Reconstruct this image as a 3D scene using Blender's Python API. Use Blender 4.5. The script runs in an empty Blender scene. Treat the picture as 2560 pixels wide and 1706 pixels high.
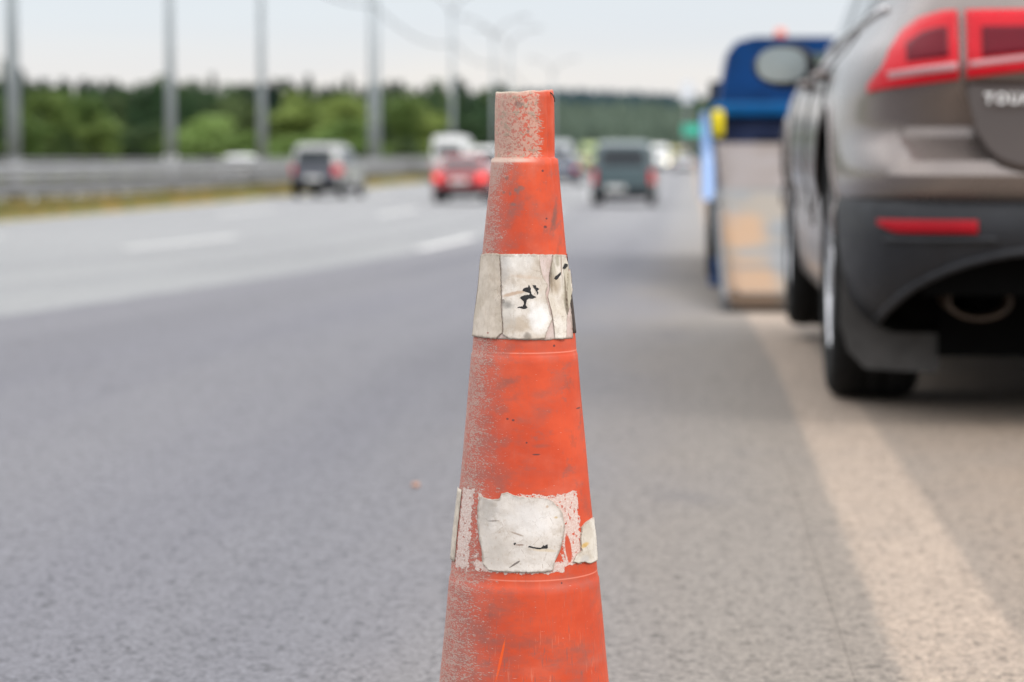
import bpy, bmesh, math, random
from mathutils import Vector, Matrix, noise as mnoise
R = math.radians
random.seed(7)
scn = bpy.context.scene
C = scn.collection
F = 6044.0                     # focal length of the photograph in its own pixels (85 mm)
PITCH = math.atan(465/6044.0)
CAMH = 0.69
HEAD = 0.0735                  # heading of the road, right of the camera axis

# ------------------------------------------------------------------ helpers
def link(o):
    C.objects.link(o); return o
def tag(o, label=None, cat=None, group=None, kind=None):
    if label: o['label'] = label
    if cat: o['category'] = cat
    if group: o['group'] = group
    if kind: o['kind'] = kind
    return o
def thing(name, label, cat, loc=(0,0,0), rz=0.0, group=None):
    o = bpy.data.objects.new(name, None); link(o)
    o.empty_display_size = 0.2
    o.location = loc; o.rotation_euler = (0,0,rz)
    return tag(o, label, cat, group)
def mk(name, verts, faces, mat, parent=None, smooth=False, uvs=None):
    me = bpy.data.meshes.new(name)
    me.from_pydata([tuple(v) for v in verts], [], faces)
    me.validate()
    if uvs is not None:
        l = me.uv_layers.new(name='UVMap')
        for lp in me.loops: l.data[lp.index].uv = uvs[lp.vertex_index]
    if smooth:
        for p in me.polygons: p.use_smooth = True
    if mat: me.materials.append(mat)
    o = bpy.data.objects.new(name, me); link(o)
    if parent: o.parent = parent
    return o
class MB:
    def __init__(s): s.v=[]; s.f=[]
    def add(s, vs, fs):
        n=len(s.v); s.v+= [tuple(v) for v in vs]; s.f += [tuple(i+n for i in f) for f in fs]; return s
    def box(s, x0,x1,y0,y1,z0,z1, M=None):
        vs=[Vector(p) for p in ((x0,y0,z0),(x1,y0,z0),(x1,y1,z0),(x0,y1,z0),(x0,y0,z1),(x1,y0,z1),(x1,y1,z1),(x0,y1,z1))]
        if M: vs=[M@v for v in vs]
        return s.add(vs,[(0,3,2,1),(4,5,6,7),(0,1,5,4),(1,2,6,5),(2,3,7,6),(3,0,4,7)])
    def tube(s, pts, r, n=10, cap=True, r1=None):
        pts=[Vector(p) for p in pts]; k=len(pts); vs=[]; fs=[]
        for i,p in enumerate(pts):
            t=(pts[min(i+1,k-1)]-pts[max(i-1,0)]).normalized()
            a=t.cross(Vector((0,0,1)))
            if a.length<1e-3: a=t.cross(Vector((0,1,0)))
            a.normalize(); b=t.cross(a)
            rr = r if r1 is None else r+(r1-r)*i/(k-1)
            for j in range(n):
                q=2*math.pi*j/n; vs.append(p+a*math.cos(q)*rr+b*math.sin(q)*rr)
        for i in range(k-1):
            for j in range(n):
                fs.append((i*n+j,i*n+(j+1)%n,(i+1)*n+(j+1)%n,(i+1)*n+j))
        if cap:
            fs.append(tuple(range(n))[::-1]); fs.append(tuple((k-1)*n+j for j in range(n)))
        return s.add(vs,fs)
    def lathe(s, prof, axis='z', n=32, c=(0,0,0), cap=False):
        vs=[];fs=[];k=len(prof)
        for (r,h) in prof:
            for j in range(n):
                q=2*math.pi*j/n
                if axis=='z': vs.append((c[0]+r*math.cos(q),c[1]+r*math.sin(q),c[2]+h))
                else: vs.append((c[0]+h,c[1]+r*math.cos(q),c[2]+r*math.sin(q)))
        for i in range(k-1):
            for j in range(n):
                fs.append((i*n+j,i*n+(j+1)%n,(i+1)*n+(j+1)%n,(i+1)*n+j))
        if cap: fs.append(tuple(range(n))[::-1]); fs.append(tuple((k-1)*n+j for j in range(n)))
        return s.add(vs,fs)
    def build(s, name, mat, parent=None, smooth=False):
        o = mk(name, s.v, s.f, mat, parent, smooth)
        bm=bmesh.new(); bm.from_mesh(o.data); bmesh.ops.recalc_face_normals(bm, faces=bm.faces); bm.to_mesh(o.data); bm.free()
        return o
def interp(tab, z, k):
    if z<=tab[0][0]: return tab[0][k]
    for a,b in zip(tab, tab[1:]):
        if z<=b[0]:
            t=(z-a[0])/(b[0]-a[0]); t2=t
            return a[k]*(1-t2)+b[k]*t2
    return tab[-1][k]
def bevel(o, w, seg=2):
    m=o.modifiers.new('bevel','BEVEL'); m.width=w; m.segments=seg; m.limit_method='ANGLE'
    for p in o.data.polygons: p.use_smooth=True
    m.harden_normals=False
    return o

# ------------------------------------------------------------------ node helpers
class NT:
    def __init__(s, tree): s.t=tree; s.n=tree.nodes; s.l=tree.links
    def new(s, typ, **kw):
        n=s.n.new(typ)
        for k,v in kw.items():
            setattr(n,k,v)
        return n
    def put(s, sock, v):
        if v is None: return
        if isinstance(v, bpy.types.NodeSocket): s.l.new(v, sock)
        else:
            if sock.type=='RGBA' and not hasattr(v,'__len__'): v=(v,v,v,1)
            if sock.type=='RGBA' and len(v)==3: v=(*v,1)
            sock.default_value=v
    def m(s, op, a, b=None, c=None, clamp=False):
        n=s.new('ShaderNodeMath', operation=op, use_clamp=clamp)
        s.put(n.inputs[0],a); s.put(n.inputs[1],b)
        if c is not None: s.put(n.inputs[2],c)
        return n.outputs[0]
    def ss(s, v, a, b):            # smoothstep a->b
        n=s.new('ShaderNodeMapRange', interpolation_type='SMOOTHSTEP')
        s.put(n.inputs[0],v); s.put(n.inputs[1],a); s.put(n.inputs[2],b); s.put(n.inputs[3],0.0); s.put(n.inputs[4],1.0)
        return n.outputs[0]
    def mr(s, v, a, b, c, d):
        n=s.new('ShaderNodeMapRange')
        for i,q in enumerate((v,a,b,c,d)): s.put(n.inputs[i],q)
        return n.outputs[0]
    def noise(s, vec, scale, detail=3, rough=0.5, dist=0.0, col=False):
        n=s.new('ShaderNodeTexNoise'); s.put(n.inputs['Vector'],vec)
        n.inputs['Scale'].default_value=scale; n.inputs['Detail'].default_value=detail
        n.inputs['Roughness'].default_value=rough; n.inputs['Distortion'].default_value=dist
        return n.outputs['Color'] if col else n.outputs[0]
    def vor(s, vec, scale, feature='F1', out='Distance', rnd=1.0):
        n=s.new('ShaderNodeTexVoronoi', feature=feature); s.put(n.inputs['Vector'],vec); n.inputs['Scale'].default_value=scale
        n.inputs['Randomness'].default_value=rnd
        return n.outputs[out]
    def mix(s, f, a, b, mode='MIX'):
        n=s.new('ShaderNodeMix', data_type='RGBA', blend_type=mode)
        s.put(n.inputs[0],f); s.put(n.inputs[6],a); s.put(n.inputs[7],b)
        return n.outputs[2]
    def map(s, vec, sc=(1,1,1), loc=(0,0,0), rot=(0,0,0)):
        n=s.new('ShaderNodeMapping'); s.put(n.inputs[0],vec)
        n.inputs['Location'].default_value=loc; n.inputs['Rotation'].default_value=rot; n.inputs['Scale'].default_value=sc
        return n.outputs[0]
    def obj(s): return s.new('ShaderNodeTexCoord').outputs['Object']
    def uv(s): return s.new('ShaderNodeTexCoord').outputs['UV']
    def xyz(s, v):
        n=s.new('ShaderNodeSeparateXYZ'); s.put(n.inputs[0],v); return n.outputs
    def bump(s, h, strength=0.3, dist=0.002, nrm=None):
        n=s.new('ShaderNodeBump'); n.inputs['Strength'].default_value=strength; n.inputs['Distance'].default_value=dist
        s.put(n.inputs['Height'],h)
        if nrm is not None: s.put(n.inputs['Normal'],nrm)
        return n.outputs[0]
def newmat(name):
    m=bpy.data.materials.new(name); m.use_nodes=True
    t=NT(m.node_tree); b=m.node_tree.nodes['Principled BSDF']
    return m,t,b
def simple(name, col, rough=0.5, metal=0.0, var=0.12, scale=6.0, coat=0.0, emit=None, es=0.0, spec=0.5, bump=0.0):
    m,t,b=newmat(name)
    o=t.obj(); n=t.noise(o,scale,4,0.6)
    d=tuple(c*(1-var) for c in col); l=tuple(min(1,c*(1+var)) for c in col)
    t.put(b.inputs['Base Color'], t.mix(t.ss(n,0.3,0.7), d, l))
    t.put(b.inputs['Roughness'], t.mr(t.noise(o,scale*3,3),0.3,0.7,max(0.02,rough*0.85),min(1,rough*1.15)))
    b.inputs['Metallic'].default_value=metal
    b.inputs['Coat Weight'].default_value=coat
    b.inputs['Coat Roughness'].default_value=0.08
    b.inputs['Specular IOR Level'].default_value=spec
    if emit: b.inputs['Emission Color'].default_value=(*emit,1); b.inputs['Emission Strength'].default_value=es
    if bump: t.put(b.inputs['Normal'], t.bump(t.noise(o,scale*10,3),bump,0.01))
    return m

# ------------------------------------------------------------------ ground profile and road frame
def zr(s):
    if s<=7: return 0.0
    return -0.76*(1-math.exp(-((s-7)/22.0)**1.3))
CA,SA = math.cos(HEAD), math.sin(HEAD)
def W(l, s, z=0.0):             # road frame (lateral, along, height above datum) -> world
    return Vector((l*CA+s*SA, -l*SA+s*CA, z))
def on_road(l, s, dz=0.0): return W(l,s,zr(s)+dz)

# ------------------------------------------------------------------ world, light, camera
world=bpy.data.worlds.new("World"); scn.world=world; world.use_nodes=True
t=NT(world.node_tree); bg=world.node_tree.nodes['Background']
SUN_EL, SUN_AZ = R(48), R(128)    # azimuth clockwise from +Y (ahead of the camera)
sky=t.new('ShaderNodeTexSky', sky_type='NISHITA'); sky.sun_disc=False
sky.sun_elevation=SUN_EL; sky.sun_rotation=SUN_AZ
g=t.new('ShaderNodeTexCoord').outputs['Generated']
zz=t.xyz(g)[2]
low=t.mix(t.ss(zz,0.022,0.060),(0.955,0.900,0.845),(0.815,0.868,0.915))
cl=t.noise(t.map(g,(3,3,26)),1.6,4,0.5)
low=t.mix(t.mr(cl,0.35,0.7,0.0,0.45),low,(0.77,0.80,0.86))
hi=t.mix(t.ss(t.noise(t.map(g,(1,1,2.5)),2.2,5,0.55),0.3,0.7),(1.75,1.8,1.88),(2.6,2.6,2.6))
mid=t.mix(t.ss(zz,0.07,0.6),low,hi)
sk=t.mix(1.0,sky.outputs[0],(0.10,0.10,0.10),'MULTIPLY')
fin=t.mix(0.92,sk,mid)
t.put(bg.inputs[0],fin)
# the cloud layer is added to a sky of strength 0.1: colour already scaled
bg.inputs[1].default_value=1.0
sl=bpy.data.lights.new('sun','SUN'); sl.energy=1.3; sl.angle=R(22); sl.color=(1,0.96,0.9)
so=link(bpy.data.objects.new('sun',sl))
d=Vector((math.sin(SUN_AZ)*math.cos(SUN_EL), math.cos(SUN_AZ)*math.cos(SUN_EL), math.sin(SUN_EL)))
so.rotation_euler=d.to_track_quat('Z','Y').to_euler(); so.location=(8,-8,14)
cam=bpy.data.cameras.new('camera'); co=link(bpy.data.objects.new('camera',cam)); scn.camera=co
cam.lens=85; cam.sensor_width=36; cam.clip_start=0.1; cam.clip_end=8000
co.location=(0,0,CAMH); co.rotation_euler=(math.pi/2-PITCH,0,0)
cam.dof.use_dof=True; cam.dof.focus_distance=2.40; cam.dof.aperture_fstop=5.2; cam.dof.aperture_blades=0
scn.view_settings.view_transform='Standard'; scn.view_settings.look='None'
scn.view_settings.exposure=0; scn.view_settings.gamma=1
scn.cycles.use_denoising=True
scn.cycles.max_bounces=6; scn.cycles.transparent_max_bounces=8
scn.cycles.sample_clamp_indirect=6

# ------------------------------------------------------------------ setting: ground, road, markings
def asphalt(name='asphalt',painted=False):
    m,t,b=newmat(name)
    o=t.obj(); x=t.xyz(o)[0]; y=t.xyz(o)[1]
    wob=t.mr(t.noise(o,0.6,3),0,1,-0.08,0.08); xw=t.m('ADD',x,wob)
    c_left=(0.300,0.304,0.306); c_mid=(0.160,0.157,0.180); c_right=(0.232,0.198,0.166)
    left=t.ss(xw,-3.28,-3.36)
    right=t.ss(t.m('ADD',x,t.mr(t.noise(t.map(o,(1,0.25,1)),1.7,4),0,1,-0.35,0.35)),-0.75,0.25)
    c=t.mix(right,c_mid,c_right); c=t.mix(left,c,c_left)
    # wheel-track polish and long streaks of dust
    st=t.noise(t.map(o,(1.6,0.05,1)),1.0,4,0.6)
    c=t.mix(t.mr(st,0.3,0.75,0,0.35),c,(0.265,0.258,0.252))
    big=t.noise(t.map(o,(0.35,0.10,1)),1.0,5,0.6)
    c=t.mix(t.mr(big,0.35,0.75,0,0.28),c,(0.150,0.150,0.165))
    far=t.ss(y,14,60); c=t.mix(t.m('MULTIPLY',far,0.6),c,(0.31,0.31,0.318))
    # wheel tracks darkened by tyres, tar spots and oil drips
    for xc in (-2.45,-0.75,-6.2,-4.5):
        q=t.ss(t.m('ABSOLUTE',t.m('SUBTRACT',xw,xc)),0.42,0.05); q=t.m('MULTIPLY',q,t.mr(t.noise(t.map(o,(2.5,0.12,1)),1.3,4,0.6),0.3,0.7,0.2,1))
        c=t.mix(t.m('MULTIPLY',q,0.30),c,(0.105,0.103,0.118))
    oil=t.ss(t.noise(t.map(o,(1,0.6,1),(5,2,0)),3.1,4,0.55),0.60,0.72); c=t.mix(t.m('MULTIPLY',oil,0.22),c,(0.09,0.088,0.10))
    sand=t.m('MULTIPLY',t.ss(x,0.05,0.85),t.mr(t.noise(t.map(o,(1,.4,1)),2.2,4,0.6),0.3,0.7,0.45,0.95)); c=t.mix(sand,c,(0.315,0.238,0.178))
    if painted:
        ed=t.m('SUBTRACT',0.0975,t.m('ABSOLUTE',t.m('SUBTRACT',x,0.3775)))
        w1=t.m('ADD',ed,t.m('MULTIPLY',t.m('SUBTRACT',t.noise(o,28,5,0.7),0.5),0.055))
        pm=t.m('MULTIPLY',t.ss(w1,-0.012,0.020),t.mr(t.noise(t.map(o,(2,.5,1)),3.5,5,0.65),0.3,0.7,0.55,0.80))
        chips=t.ss(t.m('ADD',t.noise(o,140,3,0.65),t.m('MULTIPLY',t.noise(o,6,3,.5),0.4)),0.74,0.84)
        c=t.mix(t.m('MULTIPLY',pm,t.mr(chips,0,1,1.0,0.35)),c,(0.43,0.335,0.262))
    # aggregate: pale stones in dark binder
    v=t.vor(o,150,'F1','Distance'); vc=t.vor(o,150,'F1','Color')
    stone=t.ss(v,0.62,0.30)
    sv=t.xyz(vc)[0]
    agg=t.mr(sv,0,1,0.86,1.18)
    pits=t.ss(t.noise(o,72,3,0.6),0.36,0.47)
    pits2=t.ss(t.noise(t.map(o,(1,0.8,1),(3,7,1)),38,3,0.6),0.36,0.42); pits3=t.ss(t.noise(t.map(o,(1,1,1),(8,1,0)),16,4,0.65),0.33,0.43)
    k=t.m('MULTIPLY',agg,t.mr(stone,0,1,0.80,1.03))
    k=t.m('MULTIPLY',k,t.mr(pits,0,1,0.62,1.0)); k=t.m('MULTIPLY',k,t.m('MULTIPLY',t.mr(pits2,0,1,0.62,1.0),t.mr(pits3,0,1,0.80,1.0)))
    lt=t.ss(t.noise(t.map(o,(1,1,1),(11,3,5)),60,1,0.5),0.74,0.78)
    k=t.m('ADD',k,t.m('MULTIPLY',lt,0.45))
    cc=t.new('ShaderNodeVectorMath',operation='SCALE'); t.put(cc.inputs[0],c); t.put(cc.inputs['Scale'],k)
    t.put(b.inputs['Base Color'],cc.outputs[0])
    b.inputs['Roughness'].default_value=0.86; b.inputs['Specular IOR Level'].default_value=0.3
    h=t.m('ADD',t.m('MULTIPLY',stone,0.5),t.m('MULTIPLY',pits,0.8))
    t.put(b.inputs['Normal'],t.bump(h,0.30,0.002))
    return m
M_ASPH=asphalt()
def grassmat(name,c1,c2,c3):
    m,t,b=newmat(name); o=t.obj()
    c=t.mix(t.ss(t.noise(o,0.7,5,0.6),0.35,0.65),c1,c2); c=t.mix(t.ss(t.noise(o,6,4,0.6),0.5,0.7),c,c3)
    t.put(b.inputs['Base Color'],c); b.inputs['Roughness'].default_value=0.95
    t.put(b.inputs['Normal'],t.bump(t.noise(o,25,4,0.7),0.8,0.05)); return m
M_FIELD=grassmat('field_grass',(0.06,0.085,0.025),(0.10,0.12,0.035),(0.13,0.12,0.05))
M_VERGE=grassmat('verge_grass',(0.36,0.27,0.085),(0.22,0.23,0.08),(0.48,0.33,0.13))
S_ROWS=[-30,-12,-6,-2,0,1,2,3,4,5,6,7,8,9,10,11,12,13,14,15,16,17,18,20,22,24,26,28,30,33,36,40,45,50,55,60,70,80,95,110,140,180,240,320,450,650,900]
def strip(name, l0, l1, dz, mat, s0=-30, s1=900, nl=1, kind='structure', dzf=None):
    rows=[s0]+[s for s in S_ROWS if s0<s<s1]+[s1]
    vs=[];fs=[]
    for s in rows:
        for i in range(nl+1): vs.append((l0+(l1-l0)*i/nl, s, zr(s)+dz))
    n=nl+1
    for i in range(len(rows)-1):
        for j in range(nl): fs.append((i*n+j,i*n+j+1,(i+1)*n+j+1,(i+1)*n+j))
    o=mk(name,vs,fs,mat,None,True); o.rotation_euler=(0,0,-HEAD)
    o['kind']=kind
    return o
strip('road',-14.2,4.6,0.0,M_ASPH)
strip('opposite_road',-34.0,-17.6,0.0,M_ASPH)
strip('shoulder',4.6,6.2,-0.03,simple('gravel',(0.26,0.22,0.17),0.95,var=0.3,scale=20,bump=0.5))
# raised median with kerb
def median():
    rows=[-30]+[s for s in S_ROWS if -30<s<900]+[900]; prof=[(-17.6,0.0),(-17.58,0.10),(-15.9,0.16),(-14.28,0.10),(-14.2,0.0)]
    vs=[];fs=[];n=len(prof)
    for s in rows:
        for (l,h) in prof: vs.append((l,s,zr(s)+h))
    for i in range(len(rows)-1):
        for j in range(n-1): fs.append((i*n+j,i*n+j+1,(i+1)*n+j+1,(i+1)*n+j))
    o=mk('median_verge',vs,fs,M_VERGE); o.rotation_euler=(0,0,-HEAD); o['kind']='structure'
median()
# long dry grass on the median: too many blades to count
mb=MB(); rg=random.Random(3)
for i in range(9000):
    s=44+rg.random()**1.6*150; l=rg.uniform(-15.4,-14.22); h=rg.uniform(0.15,0.42); z=zr(s)+0.10
    w=rg.uniform(0.02,0.05); dx=rg.uniform(-.08,.08)
    mb.add([(l-w,s,z),(l+w,s,z),(l+dx,s+rg.uniform(-.05,.05),z+h)],[(0,1,2)])
go=mk('dry_grass',mb.v,mb.f,M_VERGE); go.rotation_euler=(0,0,-HEAD)
tag(go,'dry yellow grass growing along the foot of the median guardrail','grass',kind='stuff')
# wide terrain sheet to the horizon
def terrain():
    ys=[-60,-20,0,10,20,30,45,60,90,140,200,300,450,700,1000,1500,2300,3500,5000]
    xs=[-5000,-2500,-1200,-600,-300,-150,-80,-50,-40,6.5,12,20,40,100,300,900,2200,5000]
    vs=[];fs=[]
    for y in ys:
        for x in xs: vs.append((x,y,zr(y)-0.07-(0.25 if 6<x else 0.0)))
    n=len(xs)
    for i in range(len(ys)-1):
        for j in range(n-1): fs.append((i*n+j,i*n+j+1,(i+1)*n+j+1,(i+1)*n+j))
    o=mk('ground',vs,fs,M_FIELD); o.rotation_euler=(0,0,-HEAD); o['kind']='structure'
terrain()
# markings
def paintmat(name,c,cover=0.55,dark=(0.16,0.15,0.14)):
    m,t,b=newmat(name); o=t.obj()
    w=t.m('ADD',t.noise(o,90,4,0.7),t.m('MULTIPLY',t.m('SUBTRACT',t.noise(t.map(o,(3,0.4,1)),1.5,4,0.6),0.5),0.9))
    k=t.ss(w,0.74-cover*0.6,0.62)
    c2=t.mix(t.ss(t.noise(o,7,4,0.6),0.35,0.7),tuple(q*0.85 for q in c),c)
    t.put(b.inputs['Base Color'],t.mix(t.mr(k,0,1,0.35,1),dark,c2)); b.inputs['Roughness'].default_value=0.8
    t.put(b.inputs['Normal'],t.bump(t.noise(o,120,3,0.6),0.4,0.002)); return m
M_YEL=asphalt('worn_edge_paint',True)
M_WHT=paintmat('white_road_paint',(0.62,0.605,0.585),0.9,(0.45,0.45,0.44))
strip('edge_line',0.22,0.535,0.0012,M_YEL,-20,200)
def mark(l0,l1,s0,s1):
    strip('lane_marking',l0,l1,0.004,M_WHT,s0,s1)
for k in range(-1,9):
    if k in (0,1) or k>=2 or k==-1:
        s=34.3+25.3*(k); 
        for l in (-3.42,-7.2,-10.98):
            if k==-1: continue
            mark(l-0.10,l+0.10,s-3.8,s+3.8)
strip('edge_line',-13.75,-13.6,0.004,M_WHT,20,400)
strip('edge_line',-18.1,-17.95,0.004,M_WHT,20,400)

# ------------------------------------------------------------------ the cone
CX, CD = 0.0126, 2.45
def proj(P):
    X,Y,Z=P[0],P[1],P[2]-CAMH; c,s=math.cos(PITCH),math.sin(PITCH)
    dep=Y*c-Z*s; return (1280+F*X/dep, 853-F*(Y*s+Z*c)/dep, dep)
PX=1.088
meas=[(212,65.5),(240,67.5),(300,68.5),(361.5,69.0),(362,69.4),(366,76.5),(440,83),(520,91),(580,96.8),(640,102),(780,117.3),(805,119),(811,120.6),(813,121.6),(900,129),(1000,138.5),(1120,149.5),(1220,160.5),(1312,168.5),(1322,170.5),(1325,172.2),(1400,179),(1480,186),(1568,194.5)]
prof=[]
def z_of(py, yy):
    lo,hi=-0.3,1.2
    for _ in range(50):
        mid=(lo+hi)/2
        if proj((CX,yy,mid))[1]>py: lo=mid
        else: hi=mid
    return lo
for (yd,hw) in meas:
    z=z_of(yd*PX,CD); dep=proj((CX,CD,z))[2]; prof.append((z,hw*PX*dep/F))
prof.sort()
# continue below the frame
z0,r0=prof[0]; sl_=(prof[0][1]-prof[3][1])/(prof[3][0]-prof[0][0])
low=[(0.032,r0+sl_*(z0-0.032)+0.004),(0.06,r0+sl_*(z0-0.06)),(0.10,r0+sl_*(z0-0.10))]
prof=low+prof
ztop=prof[-1][0]
def rad(z): return interp([(a,b) for a,b in prof],z,1)
def dent(th,z):
    v=Vector((math.cos(th)*2.2,math.sin(th)*2.2,z*9))
    d=0.0009*mnoise.noise(v)
    if z>0.64:
        # the crushed fold at the right of the neck
        d-=0.0022*math.exp(-((th-0.98)/0.10)**2)*min(1,(z-0.64)/0.06)
    return d
def px2(pxd,pyd):
    """display px of the photograph -> (theta, z) on the front of the cone"""
    px,py=pxd*PX,pyd*PX; z=z_of(py,CD); th=0.0
    for _ in range(6):
        r=rad(z); y=CD-r*math.cos(th); z=z_of(py,y); dep=proj((CX,y,z))[2]
        s=((px-1280)*dep/F-CX)/rad(z); th=math.asin(max(-0.999,min(0.999,s)))
    return th,z
UV_T=0.05      # uv.x = theta * UV_T (about arc length in metres), uv.y = z
def cone_pt(th,z,off=0.0):
    r=rad(z)+dent(th,z)+off
    return Vector((r*math.sin(th),-r*math.cos(th),z))
cone=thing('traffic_cone','tall worn orange traffic cone with dusty left side and torn white bands','traffic cone',(CX,CD,0))
def cone_body():
    zs=[]
    for a,b in zip(prof,prof[1:]):
        n=max(1,int((b[0]-a[0])/0.006))
        for i in range(n): zs.append(a[0]+(b[0]-a[0])*i/n)
    zs.append(prof[-1][0])
    N=160; vs=[];fs=[];uv=[]
    for z in zs:
        for j in range(N+1):
            th=-math.pi+2*math.pi*j/N
            p=cone_pt(th,z)
            if z>ztop-0.012:      # uneven cut rim
                k=(z-(ztop-0.012))/0.012
                p.z+=k*(0.0011*math.sin(th)-0.0006*math.cos(2*th)+0.0006*mnoise.noise(Vector((th*2.5,0,0)))+0.0005*math.exp(-((th-0.2)/0.3)**2))
            vs.append(p); uv.append((th*UV_T,z))
    # rim thickness and inside
    last=vs[-(N+1):]
    for (k,dz) in ((0.965,0.0006),(0.93,0.0001),(0.90,-0.002),(0.92,-0.06)):
        for j in range(N+1):
            p=last[j]; vs.append(Vector((p.x*k,p.y*k,p.z+dz))); uv.append(((-math.pi+2*math.pi*j/N)*UV_T,ztop+0.001))
    rows=len(vs)//(N+1)
    for i in range(rows-1):
        for j in range(N): fs.append((i*(N+1)+j,i*(N+1)+j+1,(i+1)*(N+1)+j+1,(i+1)*(N+1)+j))
    return mk('cone_body',vs,fs,None,cone,True,uv)
body=cone_body()
def cone_mat():
    m,t,b=newmat('worn_orange_plastic')
    u=t.uv(); ux,uy,_=t.xyz(u); th=t.m('DIVIDE',ux,UV_T)
    nz=lambda sc,det=3,rg=0.55,ds=0.0,sx=1,sy=1,off=0: t.noise(t.map(u,(sx,sy,1),(off,off*0.7,0)),sc,det,rg,ds)
    base=t.mix(t.ss(nz(14,4,0.6),0.35,0.68),(0.54,0.058,0.017),(0.66,0.082,0.026))
    # sun-bleached rub along raised middle, vertical scuffs
    scuff=t.ss(nz(60,5,0.7,sx=3.0,sy=0.35),0.52,0.75)
    lowz=t.ss(uy,0.33,0.14)
    base=t.mix(t.m('MULTIPLY',scuff,t.mr(lowz,0,1,0.22,0.6)),base,(0.40,0.105,0.072))
    grime=t.ss(nz(22,5,0.62,sx=1.0,sy=1.3,off=3),0.50,0.72)
    base=t.mix(t.m('MULTIPLY',grime,t.mr(lowz,0,1,0.34,0.60)),base,(0.27,0.105,0.082))
    pale=t.ss(nz(18,5,0.6,off=9),0.50,0.75); base=t.mix(t.m('MULTIPLY',pale,0.45),base,(0.62,0.16,0.10))
    def blob(pxd,pyd,rx,ry,rot=0.0,soft=0.5,wob=0.5,sc=160):
        tc,zc=px2(pxd,pyd)
        e=rx*PX*CD/F/ (max(0.25,math.cos(tc))); f=ry*PX*CD/F
        dx=t.m('MULTIPLY',t.m('SUBTRACT',th,tc),rad(zc)); dz=t.m('SUBTRACT',uy,zc)
        c,s=math.cos(rot),math.sin(rot)
        a=t.m('ADD',t.m('MULTIPLY',dx,c/e),t.m('MULTIPLY',dz,s/e))
        bb=t.m('ADD',t.m('MULTIPLY',dx,-s/f),t.m('MULTIPLY',dz,c/f))
        q=t.m('SQRT',t.m('ADD',t.m('MULTIPLY',a,a),t.m('MULTIPLY',bb,bb)))
        q=t.m('ADD',q,t.m('MULTIPLY',t.m('SUBTRACT',nz(sc,4,0.65,off=pxd*0.01),0.5),2*wob))
        return t.ss(q,1.0+soft*0.3,1.0-soft)
    # darker worn rings at mould marks
    for yd,h in ((548,16),(1085,16),(800,10)):
        zc=z_of(yd*PX,CD-0.05); q=t.ss(t.m('ABSOLUTE',t.m('SUBTRACT',uy,zc)),0.0002*h*2.2,0.0)
        base=t.mix(t.m('MULTIPLY',q,0.32),base,(0.46,0.07,0.035))
    for yd in (812,1325.5):
        zc=z_of(yd*PX,CD-0.05); q=t.ss(t.m('ABSOLUTE',t.m('SUBTRACT',uy,zc)),0.0011,0.0001)
        base=t.mix(t.m('MULTIPLY',q,0.7),base,(0.78,0.25,0.17))
    for a in ((1274,500,7,42,-0.35,.8,.9,.75),(1165,520,16,10,0,.9,.8,.35),(1215,455,14,8,0.4,1,.9,.3),(1180,430,22,14,0,1,.9,.25),
              (1165,880,34,16,0.3,1,1.0,.5),(1240,905,26,12,0,1,.9,.30),(1215,1478,95,20,0.05,1,1.3,.36),(1320,1495,60,26,0.1,1,1.2,.30),(1060,1500,24,60,0,1,1.2,.35),(1150,1395,60,40,0.3,1,1.3,.28),
              (1245,1025,22,5,0,1,.9,.35),(1345,1160,8,30,0,1,.9,.25),(1110,1450,30,40,0,1,1.0,.38)):
        base=t.mix(t.m('MULTIPLY',blob(*a[:7]),a[7]),base,(0.16,0.085,0.07))
    for a in ((1166,963,3,2.6),(1179,966,3.6,2.8),(1253,522,4,3.5),(1274,795,3,3),(1247,393,3,3),(1256,503,2.5,2.5),(1330,938,6,2.2),(1232,1045,10,2),(1210,1018,2.5,2.5),(1290,1340,2,2.6)):
        base=t.mix(t.m('MULTIPLY',blob(*a,0,0.3,0.25,700),0.8),base,(0.05,0.03,0.035))
    vs_=t.m('MULTIPLY',t.ss(nz(210,4,0.7,sx=2.6,sy=0.16,off=51),0.56,0.66),t.mr(lowz,0,1,0.10,0.62)); base=t.mix(vs_,base,(0.20,0.10,0.085))
    vs2=t.m('MULTIPLY',t.ss(nz(260,3,0.6,sx=2.2,sy=0.12,off=61),0.62,0.68),t.mr(lowz,0,1,0.05,0.5)); base=t.mix(vs2,base,(0.66,0.20,0.12))
    smr=t.m('MULTIPLY',t.ss(nz(30,5,0.7,sx=1.2,sy=1.7,off=71),0.54,0.66),t.ss(nz(9,3,0.5,off=73),0.42,0.6)); base=t.mix(t.m('MULTIPLY',smr,0.42),base,(0.22,0.10,0.085))
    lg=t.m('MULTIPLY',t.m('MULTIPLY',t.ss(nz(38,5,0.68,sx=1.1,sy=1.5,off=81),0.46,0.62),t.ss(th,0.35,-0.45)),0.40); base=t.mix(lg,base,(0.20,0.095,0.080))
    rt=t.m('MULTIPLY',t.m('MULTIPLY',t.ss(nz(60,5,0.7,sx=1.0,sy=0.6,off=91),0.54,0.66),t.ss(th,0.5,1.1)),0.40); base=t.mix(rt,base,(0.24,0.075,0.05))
    # fresh bright scratch near the bottom
    base=t.mix(blob(1150,1518,3.2,52,-0.20,0.35,0.25,200),base,(0.80,0.09,0.006))
    # dust density: heavy to the left, over the whole neck
    neck=t.ss(uy,0.684,0.690)
    dl=t.ss(th,0.12,-1.15)
    upz=t.mr(uy,0.45,0.69,0.0,1.0)
    D=t.m('MULTIPLY',dl,1.0)
    D=t.m('ADD',D,t.m('MULTIPLY',t.m('SUBTRACT',nz(24,4,0.6,off=5),0.5),0.75))
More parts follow.
